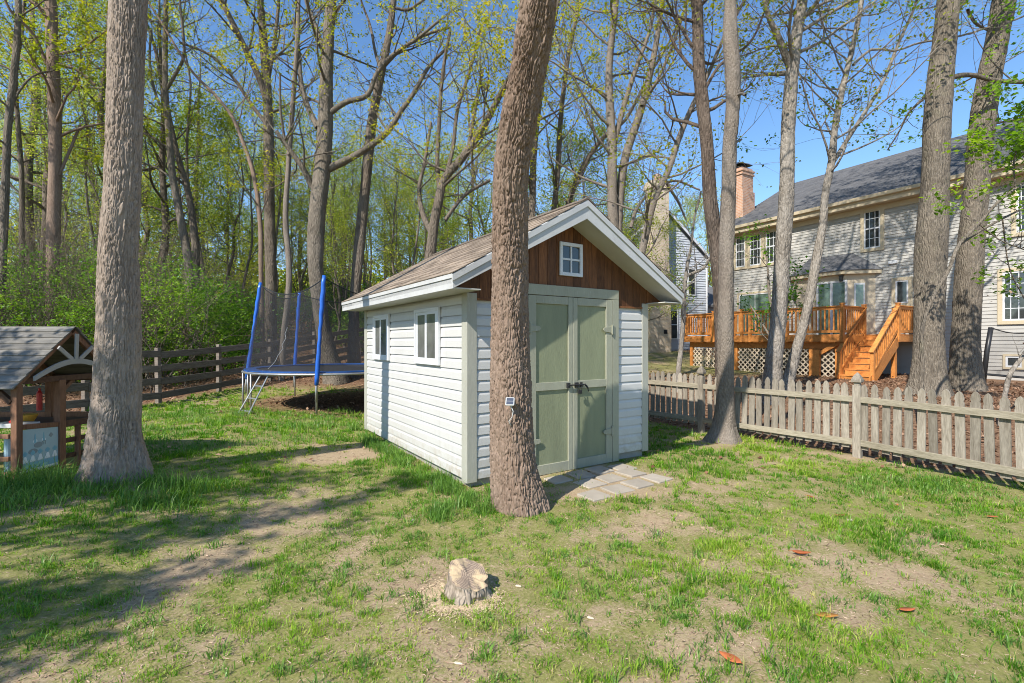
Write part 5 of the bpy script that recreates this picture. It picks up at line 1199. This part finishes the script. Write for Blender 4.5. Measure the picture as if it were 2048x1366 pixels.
px_tree('leafy_sapling', 'thin bent sapling with bright green leaves before the two big trunks', 8.3, [(1842, 800, 12), (1844, 740, 11), (1848, 640, 10), (1868, 590, 10), (1895, 545, 9), (1918, 490, 9), (1955, 450, 8), (2000, 400, 7), (2060, 350, 6)], 'bark_d',
        limbs=[[(1918, 490, 8), (1955, 465, 7), (2000, 440, 6), (2060, 410, 5)], [(1960, 450, 4), (2000, 480, 3), (2050, 500, 3)], [(2005, 440, 4), (2020, 540, 3), (2050, 600, 3)], [(2030, 375, 4), (2030, 310, 4), (2050, 260, 3)]], ext=1.0, twigs=(5, .82, 1.0), tl=.9, tdepth=2, lpt=10, lsize=.095, seed=21, leaf='leaf_maple', ltw=5, flare=.1)
px_tree('bent_pale_stem', 'pale bent young stem at the right edge behind the pickets', 8.0, [(2000, 860, 12), (2010, 790, 12), (2022, 745, 12), (2040, 720, 11), (2060, 690, 9)], 'bark_f', ext=1.0, twigs=(5, .5, 1.0), tl=.6, tdepth=1, lpt=3, seed=22, flare=.1, leaf='leaf_dead')
px_tree('young_bare_tree', 'thin pale young tree with bare twigs left of the orange deck', 13.0, [(1357, 745, 11), (1363, 690, 10), (1367, 640, 10), (1369, 580, 9), (1374, 535, 7), (1381, 500, 6), (1388, 440, 4)], 'bark_f', limbs=[[(1371, 552, 7), (1390, 545, 7), (1408, 535, 6), (1420, 515, 5)]], ext=.8, twigs=(14, .35, 1.0), tl=1.0, tdepth=2, lpt=.6, seed=23, flare=.1, lsize=.05)
px_tree('young_maple', 'small leafy young maple growing against the deck railing', 13.2, [(1556, 770, 9), (1552, 700, 8), (1545, 640, 7), (1538, 580, 6), (1535, 530, 4)], 'bark_c', limbs=[[(1550, 690, 5), (1520, 640, 4), (1500, 610, 3)], [(1548, 660, 5), (1575, 610, 4), (1592, 560, 3)]], ext=.5, twigs=(12, .3, 1.0), tl=.9, tdepth=2, lpt=4, lsize=.10, seed=35, flare=.1, leaf='leaf_maple', ltw=5)
# woodland edge, left to right
px_tree('edge_oak', 'big forked oak trunk rising behind the trampoline', 15.0, [(672, 765, 46), (663, 735, 40), (652, 690, 34), (640, 620, 31), (632, 550, 31), (634, 440, 35), (640, 380, 36), (646, 330, 34), (650, 256, 31), (653, 150, 27), (658, 60, 23), (664, -10, 20)], 'bark_d',
        limbs=[[(655, 338, 17), (690, 322, 15), (725, 302, 13), (776, 262, 12), (800, 225, 10), (825, 190, 9), (860, 130, 7), (900, 90, 5)], [(655, 230, 12), (690, 205, 11), (735, 190, 10), (752, 150, 9), (780, 115, 8), (830, 80, 6), (880, 40, 5)], [(636, 255, 13), (618, 220, 12), (602, 165, 10), (598, 110, 8), (588, 40, 7)], [(625, 375, 13), (605, 335, 12), (580, 300, 10), (552, 262, 8)], [(650, 110, 10), (632, 55, 9), (612, 0, 8)]], ext=5, twigs=(14, .5, 1.0), tl=3.0, lpt=12, lsize=.09, seed=24, ltw=8)
px_tree('straight_dark_oak', 'straight dark trunk with long left fork beyond the trampoline', 18.0, [(541, 640, 25), (542, 560, 24), (540, 460, 23), (538, 330, 22), (535, 200, 20), (528, 90, 17), (520, -10, 14)], 'bark_e',
        limbs=[[(536, 215, 15), (520, 160, 14), (500, 117, 13), (470, 55, 12), (438, -10, 11)], [(534, 250, 9), (500, 205, 8), (470, 160, 7), (420, 110, 6), (360, 85, 5)], [(538, 150, 9), (548, 90, 8), (556, 20, 7)]], ext=5, twigs=(18, .5, 1.0), tl=3.2, lpt=16, lsize=.10, seed=25, ltw=8)
px_tree('curvy_stem', 'thin wavy grey stem just left of the forked oak', 15.2, [(563, 770, 14), (566, 690, 13), (578, 560, 13), (576, 500, 12), (572, 460, 12), (577, 330, 11), (586, 200, 10), (594, 90, 9), (598, -10, 8)], 'bark_c', limbs=[[(574, 300, 5), (562, 230, 5), (560, 150, 4)]], ext=3, twigs=(12, .5, 1.0), tl=1.8, lpt=5, seed=26, flare=.15)
px_tree('right_leaning_tree', 'tall dark trunk leaning right between the oak and the shed', 16.0, [(708, 745, 28), (707, 690, 24), (708, 620, 22), (717, 512, 22), (730, 384, 21), (746, 230, 19), (766, 128, 16), (780, 60, 14), (789, -10, 12)], 'bark_e',
        limbs=[[(762, 140, 7), (752, 110, 6), (740, 50, 5), (722, 0, 4)], [(770, 130, 8), (800, 100, 7), (850, 70, 6), (900, 55, 4)], [(788, 15, 6), (815, 20, 6), (840, 5, 5)]], ext=5, twigs=(12, .55, 1.0), tl=2.4, lpt=9, seed=27)
px_tree('mossy_leaner', 'rusty leaning stem that crosses the straight dark trunk', 17.0, [(524, 640, 10), (522, 560, 10), (520, 440, 10), (505, 340, 10), (488, 290, 9), (462, 230, 8), (430, 190, 7), (390, 150, 6), (350, 90, 5)], 'bark_b', ext=2, twigs=(14, .35, 1.0), tl=2.2, lpt=14, seed=28, flare=.1)
px_tree('left_grey_tree', 'grey trunk curving up just right of the stout left trunk', 17.5, [(383, 620, 20), (376, 520, 19), (360, 430, 17), (346, 359, 16), (337, 260, 14), (331, 180, 13), (331, 60, 11), (332, -10, 10)], 'bark_d', limbs=[[(333, 180, 8), (350, 150, 8), (366, 120, 7), (366, 60, 6), (360, 0, 5)], [(333, 240, 7), (312, 190, 6), (300, 130, 6), (302, 60, 5)]], ext=4, twigs=(14, .4, 1.0), tl=2.4, lpt=15, seed=29)
px_tree('left_twin_tree', 'darker leaning trunk behind the grey curving trunk at left', 19.0, [(392, 620, 17), (390, 480, 16), (375, 380, 14), (352, 300, 12), (338, 230, 10), (322, 160, 8)], 'bark_e', ext=4, twigs=(14, .4, 1.0), tl=2.6, lpt=16, seed=30)
px_tree('shingle_bark_tree', 'dark flaky barked trunk near the left edge above the shrubs', 15.5, [(105, 660, 30), (106, 560, 30), (108, 430, 30), (110, 300, 29), (108, 180, 28), (104, 80, 27), (100, -10, 25)], 'bark_b', limbs=[[(118, 130, 9), (150, 138, 8), (190, 170, 6)], [(95, 130, 9), (60, 60, 8), (20, 20, 7)], [(118, 350, 8), (140, 300, 7), (160, 250, 6)]], ext=6, twigs=(18, .4, 1.0), tl=3.0, lpt=22, lsize=.1, seed=31)
px_tree('far_left_tree', 'grey curving trunk at the far left edge', 14.0, [(3, 560, 21), (8, 440, 20), (12, 330, 19), (16, 250, 18), (28, 150, 17), (35, 70, 16), (36, -10, 15)], 'bark_d', limbs=[[(16, 240, 6), (40, 180, 6), (70, 150, 5), (110, 140, 4)]], ext=5, twigs=(14, .35, 1.0), tl=2.4, lpt=18, seed=32)
px_tree('left_thin_tree', 'thin dark trunk between the far left tree and the flaky barked one', 17.0, [(44, 600, 13), (44, 450, 13), (43, 350, 12), (36, 250, 11), (32, 150, 10), (45, 50, 9), (50, -10, 8)], 'bark_e', ext=4, twigs=(16, .35, 1.0), tl=2.4, lpt=20, seed=33)
px_tree('multi_stem_tree', 'multi stemmed dark tree leaning right behind the shed roof', 14.5, [(852, 560, 22), (862, 500, 21), (868, 450, 19), (878, 400, 19), (886, 365, 17), (925, 315, 16), (965, 255, 14), (1000, 190, 12), (1040, 110, 9)], 'bark_e',
        limbs=[[(866, 470, 13), (850, 440, 12), (838, 380, 8), (848, 330, 7), (862, 245, 5)], [(880, 390, 10), (875, 340, 9), (878, 250, 8), (885, 150, 7), (900, 60, 6)], [(890, 360, 9), (905, 300, 8), (915, 220, 7), (940, 140, 6), (960, 60, 5)], [(935, 305, 8), (950, 220, 7), (965, 140, 6)], [(890, 440, 8), (930, 390, 7), (980, 360, 6)]], ext=3, twigs=(16, .45, 1.0), tl=2.4, lpt=12, seed=34, ltw=9)
for k, (a, lab) in enumerate((([(1063, 480, 15), (1065, 400, 14), (1068, 300, 13), (1082, 180, 12), (1100, 80, 10), (1118, -10, 8)], 'slim trunk showing just right of the crooked trunk above the shed'),
           ([(1105, 450, 12), (1115, 350, 11), (1122, 230, 10), (1135, 120, 9), (1160, -10, 7)], 'thin dark stem second right of the crooked trunk above the shed'),
           ([(1128, 440, 12), (1150, 370, 11), (1180, 310, 10), (1212, 270, 9), (1250, 240, 7)], 'thin dark stem slanting right above the shed ridge'))):
    px_tree('slim_tree', lab, 16.0 + k, a, 'bark_e', ext=4, twigs=(24, .35, 1.0), tl=2.4, lpt=6, seed=40 + k, kids=5, flare=.1, group='slim trees behind the shed')

# a small tree behind the viewer's left shoulder: its shade lies across the near lawn
def shade_tree(x, y, H, seed, label, r0=.09, n=17, lpt=20, L=1.7, f0=.36):
    rng = np.random.default_rng(seed); g = gz(x, y); root = thing('garden_tree', label, 'tree', (x, y, g))
    P = [[0, 0, -.3, r0 * 1.2]]; p = np.array([0., 0, 0]); n_ = 8
    for i in range(n_ + 1): P.append([p[0], p[1], p[2], r0 * (1 - .8 * i / n_)]); p = p + np.array([rng.normal(0, .1), rng.normal(0, .1), H / n_])
    P = np.array(P); S = smooth_path(P, 40); mb = MB(); mb.tube(S[:, :3], S[:, 3], 12); mb.build('trunk', M['bark_c'], root, True)
    br = MB(); lv = []
    for i in range(n):
        q = path_at(S, f0 + (1 - f0) * (i + .5) / n); a = rng.uniform(0, 6.28); e = rng.uniform(.1, .8); grow(br, lv, q[:3], (math.cos(a) * math.cos(e), math.sin(a) * math.cos(e), math.sin(e)), L * rng.uniform(.6, 1.2), q[3] * .5, 2, rng, lpt)
    br.build('branches', M['bark_c'], root, True); mk('crown', leaf_mesh('crown', np.vstack(lv), .10, rng), M['leaf_maple'], root)
shade_tree(-6.7, -1.0, 5.6, 51, 'small leafy garden tree outside the view, nearer of the two shading the lawn')
shade_tree(-7.6, 0.6, 5.2, 52, 'small leafy garden tree outside the view, farther of the two shading the lawn', n=13, lpt=17)

# ------------------------------------------------------------------ shrubs and woodland
def make_shrub(seed, rx, ry, h, nl, mat, size, name='shrub', stems=34):
    rng = np.random.default_rng(seed); mb = MB(); lv = []
    for i in range(stems):
        a = rng.uniform(0, 6.28); e = rng.uniform(.6, 1.45); b = np.array([rng.normal(0, rx * .25), rng.normal(0, ry * .25), -.1])
        grow(mb, lv, b, (math.cos(a) * math.cos(e) * rx / h * 1.2, math.sin(a) * math.cos(e), math.sin(e)), h * rng.uniform(.6, 1.0), .018, 2, rng, 0, up=.05, kids=4)
    # leaves sit on many small sprays through the whole volume
    ns = nl // 16; c = rng.normal(0, 1, (ns, 3)); c /= np.linalg.norm(c, axis=1)[:, None]; c *= (rng.uniform(.15, 1, ns) ** .45)[:, None]
    c = c * np.array([rx, ry, h * .55]) + np.array([0, 0, h * .52]); keep = fbm(c[:, 0] * 1.1 + seed, c[:, 2] * 1.1 + c[:, 1] * .6, seed, 3) > .51; c = c[keep & (c[:, 2] > .05)]
    sp_ = rng.normal(0, 1, (len(c), 3)) * .22 + np.array([0, 0, -.05])
    t = rng.uniform(-1, 1, (len(c), 16, 1)); pts = c[:, None, :] + t * sp_[:, None, :] + rng.normal(0, .045, (len(c), 16, 3))
    return mb.mesh('stems', True), leaf_mesh('foliage', pts.reshape(-1, 3), size, rng, .5, .8)
def place(proto, name, label, cat, loc, rz, sc, group, bark, leaf):
    o = thing(name, label, cat, loc, rz, group); o.scale = (sc, sc, sc)
    a = mk('stems' if cat == 'shrub' else 'trunk', proto[0], M[bark], o); b = mk('foliage' if cat == 'shrub' else 'crown', proto[1], M[leaf], o)
    return o
ORDN = ['leftmost', 'second from the left', 'third from the left', 'fourth from the left', 'fifth from the left', 'sixth from the left', 'sixth from the right', 'fifth from the right', 'fourth from the right', 'third from the right', 'second from the right', 'rightmost']
def ordinal(items, k):                                # items: pixel columns; the place of item k from left to right
    r = sorted(range(len(items)), key=lambda q: items[q]).index(k); n = len(items)
    return ORDN[r] if r < 6 else ORDN[12 - (n - r)]
def wood_label(what, px, d):                          # which stretch of the wood, and how deep in it
    z = 'left of the stout left trunk' if px < 235 else 'between stout left trunk and forked oak' if px < 640 else 'between forked oak and crooked trunk' if px < 1020 else 'right of the crooked trunk above the shed'
    return ('nearer ' if d < 27 else 'middling far ' if d < 40 else 'farthest ') + what + ' ' + z
shrubs = [make_shrub(60 + i, 2.0, 1.6, 3.2, 11500, 'leaf_shrub', .068) for i in range(3)]
under = [make_shrub(70 + i, 1.7, 1.6, 3.0, 6500, 'leaf_wood', .095, stems=9) for i in range(2)]
rs = random.Random(77)
SHRUB = ((-60, 13.0, 1.0), (40, 14.6, 1.15), (125, 13.4, .95), (215, 15.2, 1.15), (300, 14.0, 1.05), (345, 16.2, 1.15), (405, 15.6, .95), (455, 17.6, .95), (120, 17.5, 1.3), (15, 17.5, 1.3), (290, 18.5, 1.25), (480, 19.5, .8))
for i, (px, d, sc) in enumerate(SHRUB):
    x = (px - CX) / F * d; place(shrubs[i % 3] if px < 320 else under[i % 2], 'shrub', 'dense bright green shrub behind the board fence, %s' % ordinal([q[0] for q in SHRUB], i), 'shrub', (x, d, gz(x, d) - .05), rs.uniform(0, 6.28), sc * 1.12, 'green shrubs behind the board fence', 'bark_e', 'leaf_shrub')
for i in range(34):
    px = rs.uniform(430, 1000) if i % 3 else rs.uniform(-100, 500); d = rs.uniform(19, 34); x = (px - CX) / F * d
    place(under[i % 2], 'undergrowth_bush', wood_label('low yellow green bush', px, d), 'shrub', (x, d, gz(x, d) - .05), rs.uniform(0, 6.28), rs.uniform(.6, 1.2), 'undergrowth bushes in the wood', 'bark_e', 'leaf_wood')
def make_tree(seed, H, r0, n, L, lpt, f0=.35, size=.13, kids=4, up=.09):
    rng = np.random.default_rng(seed); P = [[0, 0, -.6, r0 * 1.15]]; p = np.zeros(3); k = 9
    for i in range(k + 1): P.append([p[0], p[1], p[2], r0 * (1 - .85 * i / k)]); p = p + np.array([rng.normal(0, .16), rng.normal(0, .16), H / k])
    S = smooth_path(np.array(P), 26); mb = MB(); mb.tube(S[:, :3], S[:, 3], 9, False); lv = []
    for i in range(n):
        f = f0 + (1 - f0) * (i + rng.uniform(0, 1)) / n; q = path_at(S, min(f, .999)); a = rng.uniform(0, 6.28); e = rng.uniform(.1, .9)
        grow(mb, lv, q[:3], (math.cos(a) * math.cos(e), math.sin(a) * math.cos(e), math.sin(e)), L * rng.uniform(.55, 1.15) * (1.25 - .6 * f), max(.02, q[3] * .45), 2, rng, lpt, .16, up, kids)
    return mb.mesh('trunk', True), leaf_mesh('crown', np.vstack(lv), size, rng, .5, .8)
slim = [make_tree(95 + i, h, .075, 18, 2.2, l, .35, .09, 4) for i, (h, l) in enumerate(((12, 7), (10, 10), (14, 4)))]
protos = [make_tree(80 + i, h, .16 + .02 * i, 17, 3.2, l, f, .10) for i, (h, l, f) in enumerate(((15, 24, .25), (16.5, 18, .3), (13, 30, .2), (17, 11, .35)))]
small = [make_tree(90 + i, h, .09, 15, 2.3, 27, .12, .09) for i, h in enumerate((8.5, 7.0))]
def make_pine(seed, H):
    rng = np.random.default_rng(seed); mb = MB(); mb.tube([(0, 0, -.5), (0, 0, H * .5), (0.1, 0, H)], [.16, .1, .02], 8, False); lv = []
    for i in range(46):
        f = .18 + .8 * i / 46; a = rng.uniform(0, 6.28); L = 2.6 * (1.08 - f) * rng.uniform(.7, 1.1); e = rng.uniform(-.15, .25); b = np.array([0, 0, H * f]); t = b + L * np.array([math.cos(a) * math.cos(e), math.sin(a) * math.cos(e), math.sin(e)])
        mb.tube([b, t], [.03, .006], 3, False); k = int(80 * L / 2); q = b + (t - b) * (rng.uniform(.25, 1.05, (k, 1))); lv.append(q + rng.normal(0, .13, (k, 3)) * np.array([1, 1, .6]))
    return mb.mesh('trunk', True), leaf_mesh('crown', np.vstack(lv), .17, rng, .4, .8, .35)
pine = make_pine(99, 11)
taken = []
def spot(px, d, md):
    x = (px - CX) / F * d
    if any((x - a) ** 2 + (d - b) ** 2 < md * md for a, b in taken): return None
    taken.append((x, d)); return x
cnt = 0
for i in range(400):
    if cnt >= 80: break
    d = rs.uniform(19, 62); px = rs.uniform(-240, 1290)
    x = spot(px, d, 1.5)
    if x is None: continue
    cnt += 1
    left = px < 310 or (px < 560 and rs.random() < .35)
    if left: pr, sc = protos[rs.randrange(4)], rs.uniform(.95, 1.3)
    elif px < 980 or d > 45: 
        tall = d < 30 and rs.random() < .3
        pr, sc = (protos[rs.choice((1, 3))], rs.uniform(.8, 1.0)) if tall else (protos[rs.randrange(3)], rs.uniform(.5, .8)) if d > 36 else (small[rs.randrange(2)], rs.uniform(.9, 1.35))
    else: pr, sc = small[rs.randrange(2)], rs.uniform(.7, 1.1)
    place(pr, 'woodland_tree', wood_label('yellow green spring tree', px, d), 'tree', (x, d, gz(x, d)), rs.uniform(0, 6.28), sc, 'woodland trees on the slope', 'bark_e', 'leaf_wood')
PINES = ((395, 30, 1.0), (455, 34, 1.05), (330, 36, 1.1), (770, 33, .75), (820, 38, .8), (885, 34, .7), (935, 40, .75), (210, 33, 1.1), (600, 37, .8), (690, 42, .9), (80, 36, 1.1))
for i in range(120):
    d = rs.uniform(17.5, 44); px = rs.uniform(-60, 1280) if i % 4 else rs.uniform(560, 900); x = spot(px, d, .8)
    if x is None: continue
    place(slim[i % 3], 'slim_woodland_tree', wood_label('thin sparse pole tree', px, d), 'tree', (x, d, gz(x, d)), rs.uniform(0, 6.28), rs.uniform(.75, 1.2) * (.8 if px > 600 else 1), 'thin young trees in the wood', 'bark_d', 'leaf_wood')
for i, (px, d, sc) in enumerate(PINES):
    x = (px - CX) / F * d; place(pine, 'pine_tree', 'dark green pine standing back in the wood, %s' % ordinal([q[0] for q in PINES], i), 'tree', (x, d, gz(x, d)), rs.uniform(0, 6), sc, 'pines in the wood', 'bark_e', 'leaf_pine')
BORDER = ((1385, 40, 1.0), (1440, 44, 1.05), (1350, 47, .95), (1250, 40, .85), (1480, 48, .8), (1200, 44, .8), (1420, 37, .8))
for i, (px, d, sc) in enumerate(BORDER):
    x = (px - CX) / F * d; place(small[rs.randrange(2)], 'garden_border_tree', 'yellow green tree beyond the far house roofs, %s' % ordinal([q[0] for q in BORDER], i), 'tree', (x, d, gz(x, d)), rs.uniform(0, 6), sc * 1.4, 'trees beyond the houses', 'bark_e', 'leaf_wood')
# woodland continues as one far mass
def far_wood():
    rng = np.random.default_rng(123); n = 60000
    px = rng.uniform(-500, 1350, n); d = rng.uniform(60, 105, n); x = (px - CX) / F * d; top = np.where(px < 420, 11, 5.5) * (.55 + .75 * fbm(px / 75., d / 19., 3, 3)); z = ground_z(x, d) + top * rng.uniform(0, 1, n) ** .8
    me = leaf_mesh('far_wood', np.stack([x, d, z], 1), .55, rng, .5, .9, .8); o = mk('far_wood', me, M['leaf_wood'], kind='stuff'); tag(o, 'far off spring wood beyond the nearer trees', 'wood')
far_wood()
# dead leaves on the slope, below the trampoline and on the mulch
def dead_leaves():
    rng = np.random.default_rng(5); n = 100000
    x = rng.uniform(-22, 14, n); y = 6 + 24 * rng.uniform(0, 1, n) ** 1.25; lt = litter(x, y); k = (rng.uniform(0, 1, n) < lt * .9 + .03) & (np.abs(x) < y * 1.25 + 1)
    a, b = shed_local(x, y); k &= ~((a > -.1) & (a < SW + .1) & (b > -.1) & (b < SL + .1)); x, y = x[k], y[k]; k = len(x)
    P = np.stack([x, y, ground_z(x, y) + rng.uniform(.005, .03, k)], 1)
    me = leaf_mesh('leaf_litter', P, .068, rng, .7, .35, .7); o = mk('leaf_litter', me, M['leaf_dead'], kind='stuff'); tag(o, 'brown dead leaf litter and mulch on the ground', 'leaf litter')
dead_leaves()

# ------------------------------------------------------------------ grass
def blades(name, x, y, L, w, lean, var, mat, rng, label, az=None):
    n = len(x); az = rng.uniform(0, 6.283, n) if az is None else az; z = ground_z(x, y) - .004
    d = np.stack([np.cos(az), np.sin(az), np.zeros(n)], 1); s = np.stack([-np.sin(az), np.cos(az), np.zeros(n)], 1)
    tw = rng.normal(0, .5, n)[:, None]; s = s * np.cos(tw) + d * np.sin(tw)
    B = np.stack([x, y, z], 1); up = np.array([0, 0, 1.]); L = L[:, None]; w = w[:, None]; ln = lean[:, None]
    m1 = B + up * L * .55 * np.cos(ln * .5) + d * L * .55 * np.sin(ln * .5); t = m1 + up * L * .5 * np.cos(ln * 1.5) + d * L * .5 * np.sin(ln * 1.5)
    V = np.stack([B - s * w * .5, B + s * w * .5, m1 + s * w * .42, m1 - s * w * .42, t], 1).reshape(-1, 3)
    b = np.arange(n)[:, None] * 5; T = np.concatenate([b + np.array([[0, 1, 2]]), b + np.array([[0, 2, 3]]), b + np.array([[3, 2, 4]])], 1).reshape(-1, 3)
    me = tri_mesh(name, V, T); at = me.attributes.new('var', 'FLOAT', 'POINT'); at.data.foreach_set('value', np.repeat(np.clip(var, 0, 1), 5).astype(np.float32))
    o = mk(name, me, M[mat], kind='stuff'); tag(o, label, 'grass')
def lawn():
    rng = np.random.default_rng(31); X = []; Y = []; W = []; A = []; CV = []; H = []
    for (y0, y1, dens, wd) in ((1.6, 3.2, 10500, .0040), (3.2, 4.6, 8000, .0048), (4.6, 6.5, 5200, .0062), (6.5, 9.5, 2600, .009), (9.5, 14.0, 1300, .013)):
        xw = y1 * 1.12 + 1.2; n = int(dens * 2 * xw * (y1 - y0)); nc = n // 13; cx = np.repeat(rng.uniform(-xw, xw, nc), 13); cy = np.repeat(rng.uniform(y0, y1, nc), 13); q = rng.normal(0, 1, (nc * 13, 2)) * np.repeat(rng.uniform(.006, .022, nc), 13)[:, None] * (1 + .12 * y0); x = cx + q[:, 0]; y = cy + q[:, 1]; az = np.arctan2(q[:, 1], q[:, 0]) + rng.normal(0, .5, nc * 13); uu = np.repeat(rng.uniform(0, 1, nc), 13); cv = np.repeat(rng.normal(0, .16, nc), 13); hh = np.repeat(rng.uniform(.55, 1.5, nc) ** 1.5, 13)
        k = np.abs(x) < y * 1.12 + 1.0; x, y, az, uu, cv, hh, cx, cy = (t_[k] for t_ in (x, y, az, uu, cv, hh, cx, cy))
        g = cover(cx, cy); fine = fbm(cx * 7, cy * 7, 44, 2); pr = np.clip((g - .22) * 1.7, 0, 1) * np.clip((fine - .30) * 3.4, .06, 1) + .03
        a, b = shed_local(x, y); ok = ~((a > .0) & (a < SW) & (b > .0) & (b < SL)) & (fence_e(x, y) < .3) & (x > left_fence_x(y) - .3) & (litter(x, y) < .55)
        ok &= ~((x < -4.8) & (y > 4.65) & (y < 5.95)); ok &= ~((a > .85) & (a < 2.3) & (b > -1.15) & (b < 0) & (rng.uniform(0, 1, len(x)) > .06))
        k = ok & (uu < pr); X.append(x[k]); Y.append(y[k]); W.append(np.full(k.sum(), wd)); A.append(az[k]); CV.append(cv[k]); H.append(hh[k])
    x, y, w, az, cv, hh = map(np.concatenate, (X, Y, W, A, CV, H)); n = len(x)
    tall = sst(.45, .75, fbm(x * 1.7 + 3, y * 1.7, 51, 3)); L = (.022 + .030 * tall) * hh * rng.uniform(.6, 1.3, n) * (1 + .12 * np.clip(y - 4, 0, 5)); lean = np.abs(rng.normal(.75, .35, n))
    var = .30 + .9 * (fbm(x * 1.1, y * 1.1, 61, 3) - .5) + cv + rng.normal(0, .08, n) + .25 * (cover(x, y) < .45); dead = rng.uniform(0, 1, n) < .05; var = np.where(dead, .97, var)
    blades('grass', x, y, L, w * rng.uniform(.6, 1.3, n), lean, var, 'grass', rng, 'patchy short green lawn grass growing on bare soil', az); return n
def thatch():
    rng = np.random.default_rng(17); n = 70000; y = 1.7 + 7.5 * rng.uniform(0, 1, n) ** 1.5; x = rng.uniform(-1.15, 1.15, n) * (y + .6); a, b = shed_local(x, y)
    k = ~((a > -.02) & (a < SW) & (b > -.02) & (b < SL)) & (fence_e(x, y) < 0) & ~((a > .85) & (a < 2.3) & (b > -1.15) & (b < 0)) & (rng.uniform(0, 1, n) < np.clip(1.25 - cover(x, y), .2, 1)); x, y = x[k], y[k]; n = len(x)
    P = np.stack([x, y, ground_z(x, y) + rng.uniform(.001, .008, n)], 1); th = rng.uniform(0, 6.28, n); l = rng.uniform(.004, .013, n) * (1 + .1 * y); s = rng.uniform(.0008, .0022, n) * (1 + .25 * y)
    ux = np.stack([np.cos(th), np.sin(th), rng.normal(0, .12, n)], 1) * l[:, None]; uy = np.stack([-np.sin(th), np.cos(th), rng.normal(0, .3, n)], 1) * s[:, None]
    V = np.stack([P - ux - uy, P + ux - uy * .3, P + ux + uy * .3, P - ux + uy], 1).reshape(-1, 3); me = tri_mesh('dry_thatch', V, np.arange(4 * n).reshape(-1, 4))
    at = me.attributes.new('var', 'FLOAT', 'POINT'); at.data.foreach_set('value', np.repeat(np.clip(rng.normal(.6, .35, n), 0, 1), 4).astype(np.float32))
    o = mk('dry_thatch', me, leaf_mat('dry_straw', [(0.10, 0.065, 0.04, 1), (0.30, 0.21, 0.13, 1), (0.46, 0.36, 0.24, 1)], 0.1, 0.8), kind='stuff'); tag(o, 'dry straw bits and crumbs scattered on the bare soil', 'straw')
thatch()
NG = lawn()
def tufts():
    rng = np.random.default_rng(8); X = []; Y = []; L = []
    sp = []
    for i in range(46): a = rng.uniform(-6.4, -3.0); sp.append((a, rng.uniform(3.7, 4.75) + .25 * (a + 5), .20, rng.uniform(.14, .30), 150))
    for i in range(60): sp.append((rng.uniform(-7.5, -2.8), rng.uniform(6.0, 10.5), .20, rng.uniform(.08, .20), 80))
    for i in range(34):                                # along the long shed wall
        f = rng.uniform(0, 1) ** 1.2; a = SHED_C[0] - .55 * f * 3.8 - .09; b = SHED_C[1] + .835 * f * 3.8 - .06; sp.append((a + rng.normal(-.1, .10), b + rng.normal(-.05, .06), .10, rng.uniform(.08, .22), 90))
    for i in range(14): sp.append((rng.uniform(-.75, -.15), rng.uniform(4.35, 5.25), .10, rng.uniform(.08, .2), 110))
    for i in range(20): sp.append((rng.uniform(3.8, 5.2), rng.uniform(5.0, 5.9), .18, rng.uniform(.06, .13), 80))
    for i in range(240): b = rng.uniform(1.9, 5.0); sp.append((rng.uniform(-1.15, 1.15) * b, b, .055, rng.uniform(.05, .10), 26))
    for i in range(40): e = rng.uniform(0, 1); sp.append((2.0 + 3.6 * e + rng.normal(0, .12), 10.3 - 5.2 * e + rng.normal(-.12, .08), .07, rng.uniform(.05, .11), 30))
    for (a, b, r, l, n) in sp:
        q = rng.normal(0, r * .6, (n, 2)); X.append(a + q[:, 0]); Y.append(b + q[:, 1]); L.append(l * rng.uniform(.5, 1.2, n))
    x, y, L = map(np.concatenate, (X, Y, L)); n = len(x); a, b = shed_local(x, y)
    k = ~((a > -.02) & (a < SW + .02) & (b > -.02) & (b < SL + .02)) & ~((x < -4.8) & (y > 4.6)  & (y < 6.0)) & (fence_e(x, y) < .1) & (np.hypot(x - .08, y - 4.72) > .24) & (np.hypot(x + 4.12, y - 5.0) > .36) & (np.hypot(x + .3, y - 3.12) > .16)
    x, y, L = x[k], y[k], L[k]; n = len(x)
    blades('tall_grass', x, y, L, .0045 * (1 + .18 * y / 3) * rng.uniform(.6, 1.5, n), np.abs(rng.normal(.85, .35, n)), rng.normal(.42, .22, n) + .5 * (fbm(x * 2, y * 2, 9, 2) - .5), 'tuft', rng, 'long arching grass tufts round trunks, shed wall and lawn'); return n
NT_ = tufts()
